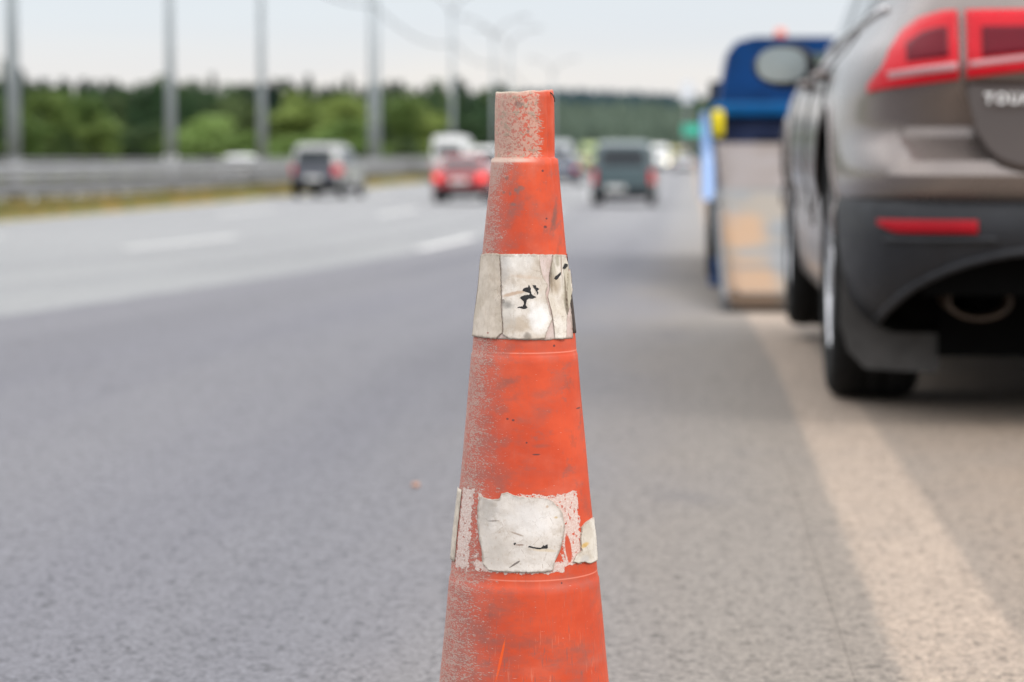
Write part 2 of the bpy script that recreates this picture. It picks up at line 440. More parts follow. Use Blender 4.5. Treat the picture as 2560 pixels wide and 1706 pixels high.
    dome=t.m('MULTIPLY',t.ss(uy,0.645,0.689),t.ss(th,0.35,-0.35)); D=t.m('ADD',D,t.m('MULTIPLY',dome,0.42))
    # fine speckle
    sp=nz(620,3,0.6,sx=0.8,sy=1.3,ds=0.4); sp2=nz(210,5,0.7,sx=0.6,sy=1.4,ds=0.9)
    spk=t.ss(t.m('ADD',t.m('MULTIPLY',sp,0.55),t.m('MULTIPLY',sp2,0.45)),t.m('SUBTRACT',0.635,t.m('MULTIPLY',D,0.17)),t.m('SUBTRACT',0.69,t.m('MULTIPLY',D,0.15)))
    spk=t.m('MULTIPLY',spk,t.ss(D,0.10,0.32))
    film=t.m('MULTIPLY',t.ss(D,0.08,1.1),0.62)
    dust=(0.45,0.335,0.285); film_c=(0.37,0.165,0.138)
    base=t.mix(film,base,film_c)
    base=t.mix(t.m('MULTIPLY',spk,0.78),base,dust)
    # thin scattered pale scratches everywhere
    fl=t.ss(nz(420,2,0.5,sx=0.55,sy=2.0,off=2),0.715,0.76); base=t.mix(t.m('MULTIPLY',fl,0.5),base,(0.70,0.42,0.34))
    # dried mud worms on the neck
    wv=t.noise(t.map(u,(1,1,1)),190,2,0.5,0,True)
    wp=t.new('ShaderNodeVectorMath',operation='ADD'); t.put(wp.inputs[0],t.map(u,(0.75,1.35,1)))
    sc=t.new('ShaderNodeVectorMath',operation='SCALE'); t.put(sc.inputs[0],wv); sc.inputs['Scale'].default_value=0.0085; t.put(wp.inputs[1],sc.outputs[0])
    w1=t.noise(wp.outputs[0],165,4,0.55)
    ridge=t.m('SUBTRACT',1.0,t.m('MULTIPLY',t.m('ABSOLUTE',t.m('SUBTRACT',w1,0.5)),8.0))
    right=t.ss(t.m('ADD',th,t.m('MULTIPLY',t.m('SUBTRACT',nz(160,3,0.6,sx=0.3,sy=2.2),0.5),1.1)),0.62,0.45)
    wm=t.m('MULTIPLY',t.ss(ridge,0.28,0.52),t.m('MULTIPLY',neck,right))
    w2=t.ss(t.noise(wp.outputs[0],105,4,0.6),0.56,0.60)
    wm2=t.m('MULTIPLY',w2,t.m('MULTIPLY',neck,right))
    nf=t.m('MULTIPLY',t.m('MULTIPLY',neck,right),t.mr(nz(70,3,0.6,off=13),0.3,0.7,0.20,0.65))
    base=t.mix(nf,base,(0.56,0.235,0.185))
    base=t.mix(t.m('MULTIPLY',wm,0.68),base,(0.55,0.385,0.305))
    base=t.mix(t.m('MULTIPLY',wm2,0.85),base,(0.42,0.315,0.24))
    for a in ((1192,240,13,9),(1213,302,4,4),(1198,433,9,7),(1190,440,5,8),(1184,437,4,5),(1172,446,4,5),(1165,410,6,6),(1157,443,4,4),(1180,470,9,5)):
        base=t.mix(t.m('MULTIPLY',blob(*a,0,0.7,0.7,260),0.62),base,(0.16,0.12,0.105))
    # dusty ledge and lip edges
    zs_=z_of(366*PX,CD-0.03); ledge=t.m('MULTIPLY',t.ss(t.m('ABSOLUTE',t.m('SUBTRACT',uy,zs_-0.0012)),0.0030,0.0006),t.ss(th,0.55,-0.2))
    base=t.mix(t.m('MULTIPLY',ledge,0.85),base,(0.62,0.47,0.39))
    rim=t.ss(uy,ztop-0.0016,ztop-0.0002); base=t.mix(t.m('MULTIPLY',rim,t.mr(th,-1.2,0.9,0.95,0.25)),base,(0.60,0.52,0.42))
    # scraped adhesive residue around the lower band
    def inband(x0,x1,y0,y1,n=0.35,sc=170):
        ta,zb=px2(x0,y1); tb,za=px2(x1,y0)
        e=t.m('MULTIPLY',t.m('SUBTRACT',nz(sc,5,0.72,off=x0*0.013),0.5),n*0.060)
        e2=t.m('MULTIPLY',e,15.0)
        zz_=t.m('ADD',uy,e); tt=t.m('ADD',th,e2)
        a=t.m('MULTIPLY',t.m('GREATER_THAN',tt,ta),t.m('LESS_THAN',tt,tb))
        bb=t.m('MULTIPLY',t.m('GREATER_THAN',zz_,zb),t.m('LESS_THAN',zz_,za)); return t.m('MULTIPLY',a,bb)
    r1=inband(1047,1090,1124,1303); r2=inband(1087,1104,1140,1306)
    r3=inband(1165,1326,1131,1165,0.30); r4=inband(1288,1326,1131,1222,0.3); r5=inband(1294,1332,1208,1300,0.35)
    r6=inband(1090,1296,1290,1311,0.2); r7=inband(1098,1108,1128,1150,0.4)
    holes=t.m('MULTIPLY',t.ss(nz(230,5,0.68,sx=1.3,sy=0.75,off=21),0.385,0.425),t.ss(t.m('ADD',nz(95,4,0.6,off=23),t.m('MULTIPLY',nz(420,3,0.6,off=25),0.25)),0.43,0.475))
    bighole=t.ss(nz(120,3,0.6,sx=1.6,sy=0.7,off=31),0.50,0.56)
    mx=lambda a,b: t.m('MAXIMUM',a,b)
    res=t.m('MULTIPLY',mx(mx(r1,r3),mx(mx(r4,r5),mx(r6,r7))),holes)
    res=mx(res,t.m('MULTIPLY',r2,t.ss(nz(200,4,0.65,sx=1.5,sy=0.8,off=41),0.50,0.54)))
    wedge=blob(1306,1262,7.5,34,0.10,0.2,0.25,300); res=t.m('MULTIPLY',res,t.m('SUBTRACT',1.0,wedge))
    # residue also runs around the back of the cone
    resb=t.m('MULTIPLY',t.m('MULTIPLY',t.m('GREATER_THAN',t.m('ABSOLUTE',th),1.55),t.m('MULTIPLY',t.m('GREATER_THAN',uy,px2(1200,1300)[1]),t.m('LESS_THAN',uy,px2(1200,1135)[1]))),holes)
    res=mx(res,resb)
    rc=t.mix(t.ss(nz(500,4,0.7,off=7),0.42,0.62),(0.60,0.445,0.39),(0.68,0.60,0.545))
    base=t.mix(t.m('MULTIPLY',res,0.93),base,rc)
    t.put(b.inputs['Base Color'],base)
    rgh=t.mr(t.m('MAXIMUM',t.m('MAXIMUM',spk,film),res),0,1,0.52,0.9)
    t.put(b.inputs['Roughness'],rgh); b.inputs['Specular IOR Level'].default_value=0.35
    h=t.m('ADD',t.m('MULTIPLY',spk,0.35),t.m('ADD',t.m('MULTIPLY',wm,0.5),t.m('MULTIPLY',wm2,0.8)))
    h=t.m('ADD',h,t.m('MULTIPLY',res,0.4)); h=t.m('ADD',h,t.m('MULTIPLY',nz(90,5,0.6),0.4)); h=t.m('SUBTRACT',h,t.m('MULTIPLY',fl,0.2))
    t.put(b.inputs['Normal'],t.bump(h,0.75,0.0007))
    return m
body.data.materials.append(cone_mat())
# square foot of the cone (below the frame)
mb=MB(); hb=0.185
mb.box(-hb,hb,-hb,hb,0.0,0.022)
bs=mb.build('base',simple('black_rubber_foot',(0.03,0.03,0.032),0.85,scale=30,var=0.3,bump=0.3),cone); bevel(bs,0.008)
mb=MB().lathe([(rad(0.032)+0.018,0.0225),(rad(0.032)+0.015,0.030),(rad(0.032)+0.001,0.033)],n=64); mb.build('collar',bs.data.materials[0],cone,True)

def sheet_mat(name, spots=(), tone=(0.62,0.565,0.50), light=(0.80,0.77,0.73), rust=0.5, seed=0.0):
    m,t,b=newmat(name); u=t.uv(); ux,uy,_=t.xyz(u)
    nz=lambda sc,det=4,rg=0.6,sx=1,sy=1,off=0.0,ds=0.0: t.noise(t.map(u,(sx,sy,1),(off+seed,off*0.6+seed,0)),sc,det,rg,ds)
    c=t.mix(t.ss(nz(34,5,0.6),0.36,0.62),tone,light)
    c=t.mix(t.m('MULTIPLY',t.ss(nz(62,6,0.72,off=33),0.50,0.64),0.42),c,(0.40,0.325,0.25))
    crk=t.vor(t.map(u,(1.5,0.8,1),(seed,seed,0)),95,'DISTANCE_TO_EDGE'); crk=t.m('MULTIPLY',t.ss(t.m('ADD',crk,t.m('MULTIPLY',t.m('SUBTRACT',nz(300,4,0.7,off=35),0.5),0.10)),0.020,0.0),t.ss(nz(45,4,0.6,off=37),0.50,0.60)); c=t.mix(t.m('MULTIPLY',crk,0.55),c,(0.22,0.15,0.11))
    c=t.mix(t.m('MULTIPLY',t.ss(nz(150,5,0.7,sx=1.6,sy=0.5,off=2),0.52,0.72),0.38),c,(0.36,0.29,0.22))
    c=t.mix(t.m('MULTIPLY',t.ss(nz(330,4,0.65,sx=1.4,sy=0.55,off=5),0.58,0.72),0.45*rust+0.15),c,(0.38,0.25,0.16))
    c=t.mix(t.m('MULTIPLY',t.ss(nz(520,3,0.6,sx=0.5,sy=1.6,off=8),0.66,0.74),0.5*rust),c,(0.20,0.13,0.09))
    c=t.mix(t.m('MULTIPLY',t.ss(nz(700,3,0.6,off=12),0.68,0.76),0.4),c,(0.45,0.22,0.15))
    for (pxd,pyd,rx,ry,rot,wob,sc,col,k) in spots:
        tc,zc=px2(pxd,pyd); e=rx*PX*CD/F/max(0.3,math.cos(tc)); f=ry*PX*CD/F
        dx=t.m('MULTIPLY',t.m('SUBTRACT',t.m('DIVIDE',ux,UV_T),tc),rad(zc)); dz=t.m('SUBTRACT',uy,zc)
        cc,s=math.cos(rot),math.sin(rot)
        a=t.m('ADD',t.m('MULTIPLY',dx,cc/e),t.m('MULTIPLY',dz,s/e)); bb=t.m('ADD',t.m('MULTIPLY',dx,-s/f),t.m('MULTIPLY',dz,cc/f))
        q=t.m('SQRT',t.m('ADD',t.m('MULTIPLY',a,a),t.m('MULTIPLY',bb,bb)))
        q=t.m('ADD',q,t.m('MULTIPLY',t.m('SUBTRACT',nz(sc,3,0.6,off=pxd*0.017),0.5),2*wob))
        soft=0.06 if col[0]<0.1 else 0.5
        c=t.mix(t.m('MULTIPLY',t.ss(q,1+soft,1-soft),k),c,col)
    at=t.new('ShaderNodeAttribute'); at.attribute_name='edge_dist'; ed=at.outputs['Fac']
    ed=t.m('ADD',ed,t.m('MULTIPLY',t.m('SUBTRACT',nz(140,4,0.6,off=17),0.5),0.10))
    c=t.mix(t.m('MULTIPLY',t.ss(ed,0.035,0.0),0.60),c,(0.27,0.21,0.16))  # dirt and edge shadow along the sheet outline, both darkened into the colour
    c=t.mix(t.m('MULTIPLY',t.ss(nz(900,2,0.5,off=19),0.60,0.70),0.25),c,(0.45,0.36,0.28))
    t.put(b.inputs['Base Color'],c); b.inputs['Roughness'].default_value=0.6
    b.inputs['Specular IOR Level'].default_value=0.35
    h=t.m('ADD',nz(40,4,0.55,off=3),t.m('MULTIPLY',nz(240,4,0.6,sx=1.4,sy=0.6),0.35))
    t.put(b.inputs['Normal'],t.bump(h,0.55,0.0014)); return m
def resamp(pts,n):
    L=[0]
    for a,b in zip(pts,pts[1:]): L.append(L[-1]+math.hypot(b[0]-a[0],b[1]-a[1]))
    out=[];tot=L[-1]
    for i in range(n+1):
        q=tot*i/n
        for k in range(len(L)-1):
            if q<=L[k+1]+1e-9:
                t_=(q-L[k])/max(1e-9,L[k+1]-L[k]); a,b=pts[k],pts[k+1]
                out.append((a[0]+(b[0]-a[0])*t_,a[1]+(b[1]-a[1])*t_)); break
    return out
def patch(name, top, right, bottom, left, mat, off=0.0009, nx=46, ny=46, jit=0.9, seed=1, wrinkle=0.0008, curl=0.0009, thick=0.0007, label=None):
    """sheet lying on the cone: its four edges are given in display pixels of the photograph"""
    T,B=resamp(top,nx),resamp(bottom,nx); Lf,Rt=resamp(left,ny),resamp(right,ny)
    rg=random.Random(seed)
    def jig(P,i):
        return (P[0]+jit*mnoise.noise(Vector((P[0]*0.18,P[1]*0.18,seed)))*1.6, P[1]+jit*mnoise.noise(Vector((P[0]*0.18+9,P[1]*0.18,seed)))*1.6)
    vs=[];fs=[];uv=[]; inner=[]; ed=[]
    for j in range(ny+1):
        v=j/ny
        for i in range(nx+1):
            u=i/nx
            x=(1-v)*T[i][0]+v*B[i][0]+(1-u)*Lf[j][0]+u*Rt[j][0]-((1-u)*(1-v)*T[0][0]+u*(1-v)*T[-1][0]+(1-u)*v*B[0][0]+u*v*B[-1][0])
            y=(1-v)*T[i][1]+v*B[i][1]+(1-u)*Lf[j][1]+u*Rt[j][1]-((1-u)*(1-v)*T[0][1]+u*(1-v)*T[-1][1]+(1-u)*v*B[0][1]+u*v*B[-1][1])
            x,y=jig((x,y),0)
            th,z=px2(x,y)
            e=min(u,1-u,v,1-v)
            o=off+wrinkle*mnoise.noise(Vector((x*0.035,y*0.016,seed*3.1)))+0.4*wrinkle*mnoise.noise(Vector((x*0.11,y*0.05,seed*5.1)))
            o+=curl*max(0,1-e/0.10)*(0.3+0.7*abs(mnoise.noise(Vector((x*0.04,y*0.04,seed+7)))))
            o=max(o,0.0006+0.0002*seed%0.0002)
            vs.append(cone_pt(th,z,o)); uv.append((th*UV_T,z)); inner.append((th,z)); ed.append(e)
    W_=nx+1
    for j in range(ny):
        for i in range(nx): fs.append((j*W_+i,(j+1)*W_+i,(j+1)*W_+i+1,j*W_+i+1))
    # thin edge down to the cone skin
    ring=[i for i in range(nx+1)]+[j*W_+nx for j in range(1,ny+1)]+[ny*W_+i for i in range(nx-1,-1,-1)]+[j*W_ for j in range(ny-1,0,-1)]
    base=len(vs)
    for k in ring:
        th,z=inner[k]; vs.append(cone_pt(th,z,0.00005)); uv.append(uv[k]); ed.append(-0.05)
    n=len(ring)
    for k in range(n): fs.append((ring[k],ring[(k+1)%n],base+(k+1)%n,base+k))
    o=mk(name,vs,fs,mat,cone,False,uv)
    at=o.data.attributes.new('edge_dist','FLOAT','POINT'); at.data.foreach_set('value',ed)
    for p in o.data.polygons[:nx*ny]: p.use_smooth=True
    if label: o['label']=label
    return o
BLK=(0.012,0.011,0.012)
def c1(x,y): return (1160+x/5.2267)/PX, (620+y/5.2267)/PX       # from an enlarged crop of the upper band
def c2(x,y): return (1110+x/5.602)/PX, (1190+y/5.602)/PX         # from an enlarged crop of the lower band
m_a=sheet_mat('dirty_band_sheet',[(*c1(330,1110),2,2,0,.3,300,(0.3,0.1,0.08),.8)],(0.46,0.39,0.31),(0.60,0.52,0.435),0.6,1.0)
m_b=sheet_mat('white_band_sheet',[(*c1(560,740),13,8,-0.2,.6,200,(0.11,0.10,0.09),.85),(*c1(520,700),4,5,0,.4,300,(0.05,0.04,0.04),.85),
   (*c1(640,600),26,4,0.25,.6,200,(0.45,0.28,0.17),.7),(*c1(800,380),30,4,-0.1,.7,200,(0.55,0.42,0.32),.5),(*c1(700,1000),55,16,0.1,.8,160,(0.42,0.33,0.24),.7),(*c1(830,1150),8,9,0.1,.5,160,(0.20,0.17,0.14),.8),
   (*c1(540,880),20,34,0,.8,120,(0.55,0.51,0.46),.6),(*c1(530,240),12,30,0,.8,120,(0.45,0.42,0.39),.7),(*c1(980,900),24,30,0,.7,100,(0.88,0.87,0.86),.7),(*c1(720,200),30,24,0,.7,100,(0.80,0.77,0.73),.5)],(0.58,0.505,0.425),(0.73,0.67,0.605),0.8,2.0)
m_c=sheet_mat('wrinkled_band_sheet',[(*c1(1120,300),5,40,0.25,.5,100,(0.25,0.22,0.17),.75),(*c1(1320,780),2.5,30,0,.4,100,(0.12,0.10,0.07),.8),
   (*c1(1340,520),8,50,0,.6,100,(0.42,0.37,0.27),.8),(*c1(1258,240),1.2,34,-.04,.4,200,(0.22,0.13,0.09),.8),(*c1(1120,420),4,26,0.1,.6,150,(0.13,0.10,0.07),.8),(*c1(1200,150),5,16,0.2,.6,150,(0.34,0.30,0.22),.7),(*c1(1150,250),5,28,0.25,.6,150,(0.38,0.34,0.26),.7),(*c1(1318,650),1.6,60,0,.5,200,(0.17,0.13,0.09),.8),(*c1(1180,480),12,20,0,.8,160,(0.42,0.32,0.22),.5)],(0.60,0.53,0.44),(0.72,0.665,0.60),0.6,3.0)
m_p=sheet_mat('adhesive_backing',[],(0.56,0.42,0.38),(0.64,0.53,0.49),0.2,4.0)
# backing that shows between the torn pieces, then the pieces
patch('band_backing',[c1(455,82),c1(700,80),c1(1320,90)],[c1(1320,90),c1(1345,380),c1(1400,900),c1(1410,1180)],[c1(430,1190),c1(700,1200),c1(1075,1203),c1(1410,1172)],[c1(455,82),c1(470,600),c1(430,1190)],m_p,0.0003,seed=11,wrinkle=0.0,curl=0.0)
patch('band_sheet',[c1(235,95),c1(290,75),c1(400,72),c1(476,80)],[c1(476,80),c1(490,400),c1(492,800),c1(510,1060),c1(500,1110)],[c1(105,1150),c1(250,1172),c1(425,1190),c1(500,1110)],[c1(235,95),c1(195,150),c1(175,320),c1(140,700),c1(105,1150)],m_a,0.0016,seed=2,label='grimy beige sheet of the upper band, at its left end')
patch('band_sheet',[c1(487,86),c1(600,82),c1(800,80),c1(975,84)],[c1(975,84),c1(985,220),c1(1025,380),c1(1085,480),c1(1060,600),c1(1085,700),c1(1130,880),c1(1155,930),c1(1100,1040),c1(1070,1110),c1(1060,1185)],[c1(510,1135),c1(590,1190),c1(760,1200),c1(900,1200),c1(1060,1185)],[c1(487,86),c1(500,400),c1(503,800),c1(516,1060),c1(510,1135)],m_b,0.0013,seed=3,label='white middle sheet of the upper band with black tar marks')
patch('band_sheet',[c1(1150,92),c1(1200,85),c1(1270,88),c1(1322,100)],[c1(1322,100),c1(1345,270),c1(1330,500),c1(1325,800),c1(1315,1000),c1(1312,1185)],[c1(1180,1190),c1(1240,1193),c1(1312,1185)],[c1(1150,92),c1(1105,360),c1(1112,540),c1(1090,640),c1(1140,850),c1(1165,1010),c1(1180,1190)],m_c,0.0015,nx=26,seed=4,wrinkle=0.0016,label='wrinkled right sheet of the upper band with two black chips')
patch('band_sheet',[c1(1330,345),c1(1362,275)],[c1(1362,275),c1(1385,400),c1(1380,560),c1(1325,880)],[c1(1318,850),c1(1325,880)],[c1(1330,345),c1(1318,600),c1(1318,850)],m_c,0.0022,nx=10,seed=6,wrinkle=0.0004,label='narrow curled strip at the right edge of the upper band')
# torn dark flap standing off the right silhouette of the upper band
def edge_strip(name,pts,side,mat,w=0.010,off=0.0016,label=None,back=0.5):
    vs=[];fs=[];n=len(pts)
    for (x,y) in pts:
        th,z=px2(x,y); th=side*1.25
        for k,o_ in enumerate((off*0.4,off,off*1.2,off)):
            a=side*(1.25+back*k/3.0); vs.append(cone_pt(a,z,o_))
    for i in range(n-1):
        for k in range(3): fs.append((i*4+k,(i+1)*4+k,(i+1)*4+k+1,i*4+k+1))
    o=mk(name,vs,fs,mat,cone,True)
    md=o.modifiers.new('s','SOLIDIFY'); md.thickness=0.0005
    if label: o['label']=label
m_edge=simple('torn_dark_edge',(0.05,0.035,0.028),0.8,var=0.3,scale=200)
edge_strip('torn_flap',[(1302,y) for y in range(648,776,8)],1,m_edge,off=0.0013,back=0.35,label='dark torn flap at the right edge of the upper band')
edge_strip('torn_flap',[(1045,y) for y in range(1120,1292,10)],-1,simple('cream_flap',(0.52,0.45,0.37),0.6,var=0.2,scale=120),off=0.0013,back=0.35,label='thin sheet standing off the left edge of the lower band')
# the upper band carries on round the back
def backband(y0,y1,mat,seed,t0=1.6,t1=2*math.pi-1.35):
    za,zb=px2(1205,y0)[1],px2(1205,y1)[1]; N=60; vs=[];fs=[];uv=[]
    for j in range(7):
        z=za+(zb-za)*j/6
        for i in range(N+1):
            a=t0+(t1-t0)*i/N; vs.append(cone_pt(a,z,0.0010+0.0005*mnoise.noise(Vector((a*3,z*40,seed))))); uv.append((a*UV_T,z))
    for j in range(6):
        for i in range(N): fs.append((j*(N+1)+i,(j+1)*(N+1)+i,(j+1)*(N+1)+i+1,j*(N+1)+i+1))
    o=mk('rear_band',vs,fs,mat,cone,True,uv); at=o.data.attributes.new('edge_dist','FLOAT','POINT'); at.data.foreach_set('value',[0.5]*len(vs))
backband(588,776,m_a,4)
m_d=sheet_mat('lower_band_sheet',[(*c2(1060,965),9,1.6,0,.7,300,(0.2,0.1,0.06),.8),(*c2(1000,1230),14,2,0.6,.6,300,(0.08,0.06,0.05),.8),
   (*c2(690,630),11,1.6,0.1,.6,300,(0.15,0.12,0.11),.7),(*c2(1020,810),14,2,-0.3,.6,260,(0.22,0.13,0.07),.7),(*c2(1440,430),3,3,0,.4,300,(0.4,0.22,0.1),.7),(*c2(1560,580),4,2.4,0,.4,300,(0.5,0.33,0.12),.7),(*c2(1400,1040),26,3,-0.1,.6,300,(0.62,0.47,0.28),.5),
   (*c2(620,460),18,38,0,.8,120,(0.40,0.36,0.32),.6),(*c2(700,1000),34,28,0,.8,120,(0.52,0.46,0.40),.5),(*c2(1230,600),44,34,0,.8,100,(0.74,0.71,0.69),.5)],(0.58,0.52,0.465),(0.69,0.635,0.585),0.9,7.0)
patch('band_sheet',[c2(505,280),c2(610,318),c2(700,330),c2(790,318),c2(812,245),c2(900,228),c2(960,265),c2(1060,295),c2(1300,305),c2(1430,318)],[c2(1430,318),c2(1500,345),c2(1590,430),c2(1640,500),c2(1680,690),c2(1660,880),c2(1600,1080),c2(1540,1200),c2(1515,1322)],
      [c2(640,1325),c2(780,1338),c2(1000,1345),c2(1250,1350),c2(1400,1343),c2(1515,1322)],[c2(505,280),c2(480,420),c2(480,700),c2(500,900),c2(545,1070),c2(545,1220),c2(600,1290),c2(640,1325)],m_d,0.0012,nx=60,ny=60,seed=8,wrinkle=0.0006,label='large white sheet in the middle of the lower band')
m_e=sheet_mat('small_chip_sheet',[(*c2(1960,970),9,5,0.1,.5,200,(0.62,0.38,0.08),.75),(*c2(1960,1160),10,8,0,.5,200,(0.48,0.45,0.42),.8)],(0.58,0.52,0.44),(0.74,0.69,0.62),0.4,9.0)
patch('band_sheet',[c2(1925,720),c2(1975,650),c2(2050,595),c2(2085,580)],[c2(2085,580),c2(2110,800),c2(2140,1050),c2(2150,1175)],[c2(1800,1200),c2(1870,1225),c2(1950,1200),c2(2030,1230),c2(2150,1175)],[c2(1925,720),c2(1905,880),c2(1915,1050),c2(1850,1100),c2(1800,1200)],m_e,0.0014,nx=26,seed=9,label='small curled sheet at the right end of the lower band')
# black tar flakes stuck on the sheets
M_TAR=simple('black_tar',(0.010,0.009,0.010),0.6,var=0.4,scale=300)
def flake(pts,seed,off,wrinkle,label=None):
    P=[]
    pts=resamp(pts+[pts[0]],max(24,len(pts)*4))[:-1]
    for x,y in pts:
        x+=0.9*mnoise.noise(Vector((x*.6,y*.6,1.5))); y+=0.9*mnoise.noise(Vector((x*.6,y*.6,8.5)))
        o=off+wrinkle*mnoise.noise(Vector((x*0.035,y*0.016,seed*3.1)))+0.4*wrinkle*mnoise.noise(Vector((x*0.11,y*0.05,seed*5.1)))
        th,z=px2(x,y); P.append(cone_pt(th,z,max(o,0.0006)+0.00028))
    me=bpy.data.meshes.new('tar_flake'); bm=bmesh.new(); f=bm.faces.new([bm.verts.new(p) for p in P])
    bmesh.ops.triangulate(bm,faces=[f],ngon_method='EAR_CLIP'); bm.normal_update(); bm.to_mesh(me); bm.free(); me.materials.append(M_TAR)
    o=link(bpy.data.objects.new('tar_flake',me)); o.parent=cone
cc=lambda fn,l: [fn(*p) for p in l]
flake(cc(c1,[(845,480),(868,520),(872,570),(880,600),(905,625),(940,640),(905,660),(880,668),(850,655),(820,685),(815,712),(808,755),(830,775),(815,792),(770,798),(735,785),(695,785),(712,768),(768,765),(785,730),(775,690),(768,668),(730,655),(750,632),(800,618),(850,612),(858,600),(845,575),(800,575),(765,555),(775,535),(800,518),(835,512)]),3,0.0013,0.0008)
flake(cc(c1,[(890,485),(935,490),(940,515),(980,535),(955,558),(968,590),(955,615),(945,580),(925,545),(905,515)]),3,0.0013,0.0008)
flake(cc(c1,[(1160,400),(1178,372),(1210,345),(1252,315),(1250,350),(1225,385),(1195,415),(1180,412)]),4,0.0015,0.0016)
flake(cc(c1,[(1270,265),(1290,225),(1300,205),(1338,215),(1330,235),(1310,270),(1300,278)]),4,0.0017,0.0016)
flake(cc(c2,[(1350,1005),(1385,965),(1405,980),(1440,955),(1445,1010),(1380,1018),(1300,1020),(1230,1007),(1170,992),(1190,975),(1225,985),(1300,997)]),8,0.0012,0.0006)
flake(cc(c2,[(975,945),(1000,930),(1012,945),(985,968)]),8,0.0012,0.0006)
# loose fibres
def fibre(pts,r,label):
    P=[]
    for x,y,o_ in pts:
        th,z=px2(x,y) ; P.append(Vector((((x*PX)-1280)*CD/F-CX, -0.012, z_of(y*PX,CD-0.012))))
    MB().tube(P,r,6,r1=r*0.8).build('loose_fibre',m_edge,cone,True)['label']=label
def c3(x,y): return (1160+x/5.2267)/PX,(220+y/5.2267)/PX
fibre([(*c3(1085,50),0),(*c3(1110,55),0),(*c3(1140,75),0),(*c3(1165,110),0),(*c3(1178,150),0),(*c3(1180,185),0)],0.00075,'dark fibre hooked over the top rim')
fibre([(*c3(352,932),0),(*c3(345,915),0),(*c3(330,895),0),(*c3(318,885),0),(*c3(310,893),0)],0.00035,'hair-thin fibre at the step below the neck')

# fragment lying on the asphalt
def lump(name,label,cat,loc,r,mat):
    bm=bmesh.new(); bmesh.ops.create_icosphere(bm,subdivisions=3,radius=r)
    for v in bm.verts:
        v.co*=1+0.35*mnoise.noise(v.co*(1.6/r)); v.co.z*=0.55
    me=bpy.data.meshes.new(name); bm.to_mesh(me); bm.free(); me.materials.append(mat)
    o=link(bpy.data.objects.new(name,me)); o.location=loc; tag(o,label,cat); return o
lump('plastic_fragment','small pale orange fragment lying on the dark asphalt left of the cone','debris',(-0.2,5.0,0.005),0.009,simple('faded_orange',(0.46,0.25,0.17),0.8))

# ------------------------------------------------------------------ cars
def paint(name,c,rough=0.28,metal=0.5,coat=0.7,var=0.06): return simple(name,c,rough,metal,var,3.0,coat)
M_TYRE=simple('tyre_rubber',(0.010,0.010,0.010),0.85,spec=0.2,var=0.3,scale=40)
M_PLAS=simple('dark_plastic',(0.016,0.017,0.021),0.5,spec=0.35,var=0.15,scale=12)
M_RIM=simple('alloy_rim',(0.60,0.60,0.62),0.25,0.9,var=0.08)
M_GLASS=simple('tinted_glass',(0.014,0.019,0.024),0.08,0.0,var=0.05,spec=0.4)
M_RED=simple('red_lens',(0.50,0.003,0.012),0.3,0.0,coat=0.05,spec=0.25,emit=(1,0.02,0.05),es=0.06)
M_LIT=simple('lit_red_lens',(0.9,0.03,0.04),0.2,0.0,emit=(1,0.07,0.05),es=1.0)
M_REDD=simple('dark_red_lens',(0.11,0.002,0.010),0.3,0.0,coat=0.0,spec=0.2,emit=(1,0.02,0.06),es=0.02)
M_STRIP=simple('lens_strip',(0.42,0.22,0.23),0.35,0.3,var=0.1)
M_CHROME=simple('chrome_trim',(0.75,0.72,0.72),0.18,0.9,var=0.05)
M_PLATE=simple('number_plate',(0.72,0.72,0.70),0.5,var=0.08,scale=30)
M_BLACK=simple('wheel_well_black',(0.004,0.004,0.004),0.95,spec=0.05)
M_HEAD=simple('head_lamp',(0.9,0.85,0.7),0.2,emit=(1.0,0.86,0.5),es=5.0)

class Shell:
    def __init__(s,tab,n=6.0): s.t=tab; s.n=n
    def par(s,z):
        w=interp(s.t,z,1); r=interp(s.t,z,2); f=interp(s.t,z,3); return w,(r+f)/2,(f-r)/2
    def rear(s,x,z):
        w,c,h=s.par(z); q=min(0.9999,abs(x)/w); return c-h*(1-q**s.n)**(1/s.n)
    def front(s,x,z):
        w,c,h=s.par(z); q=min(0.9999,abs(x)/w); return c+h*(1-q**s.n)**(1/s.n)
    def side(s,y,z):
        w,c,h=s.par(z); q=min(0.9999,abs((y-c)/h)); return w*(1-q**s.n)**(1/s.n)
    def ring(s,z,N,off=0):
        w,c,h=s.par(z); out=[]
        for j in range(N):
            a=2*math.pi*(j+0.5)/N; ca,sa=math.cos(a),math.sin(a)
            out.append((math.copysign(abs(ca)**(2/s.n),ca)*(w+off), c+math.copysign(abs(sa)**(2/s.n),sa)*(h+off), z))
        return out
    def mesh(s,zs,N=96,off=0):
        vs=[];fs=[]
        for z in zs: vs+=s.ring(z,N,off)
        for i in range(len(zs)-1):
            for j in range(N): fs.append((i*N+j,i*N+(j+1)%N,(i+1)*N+(j+1)%N,(i+1)*N+j))
        fs.append(tuple(range(N))[::-1]); fs.append(tuple((len(zs)-1)*N+j for j in range(N)))
        return vs,fs
def quadpatch(fn,P,n=10,m=6):
    """P: four (a,b) corners bl,br,tr,tl ; fn(a,b)->xyz"""
    vs=[];fs=[]
    for j in range(m+1):
        v=j/m
        for i in range(n+1):
            u=i/n
            a=(1-v)*((1-u)*P[0][0]+u*P[1][0])+v*((1-u)*P[3][0]+u*P[2][0]); b=(1-v)*((1-u)*P[0][1]+u*P[1][1])+v*((1-u)*P[3][1]+u*P[2][1])
            vs.append(fn(a,b))
    for j in range(m):
        for i in range(n): fs.append((j*(n+1)+i,j*(n+1)+i+1,(j+1)*(n+1)+i+1,(j+1)*(n+1)+i))
    return vs,fs
def solid(o,th,off=0):
    md=o.modifiers.new('solid','SOLIDIFY'); md.thickness=th; md.offset=off; return o
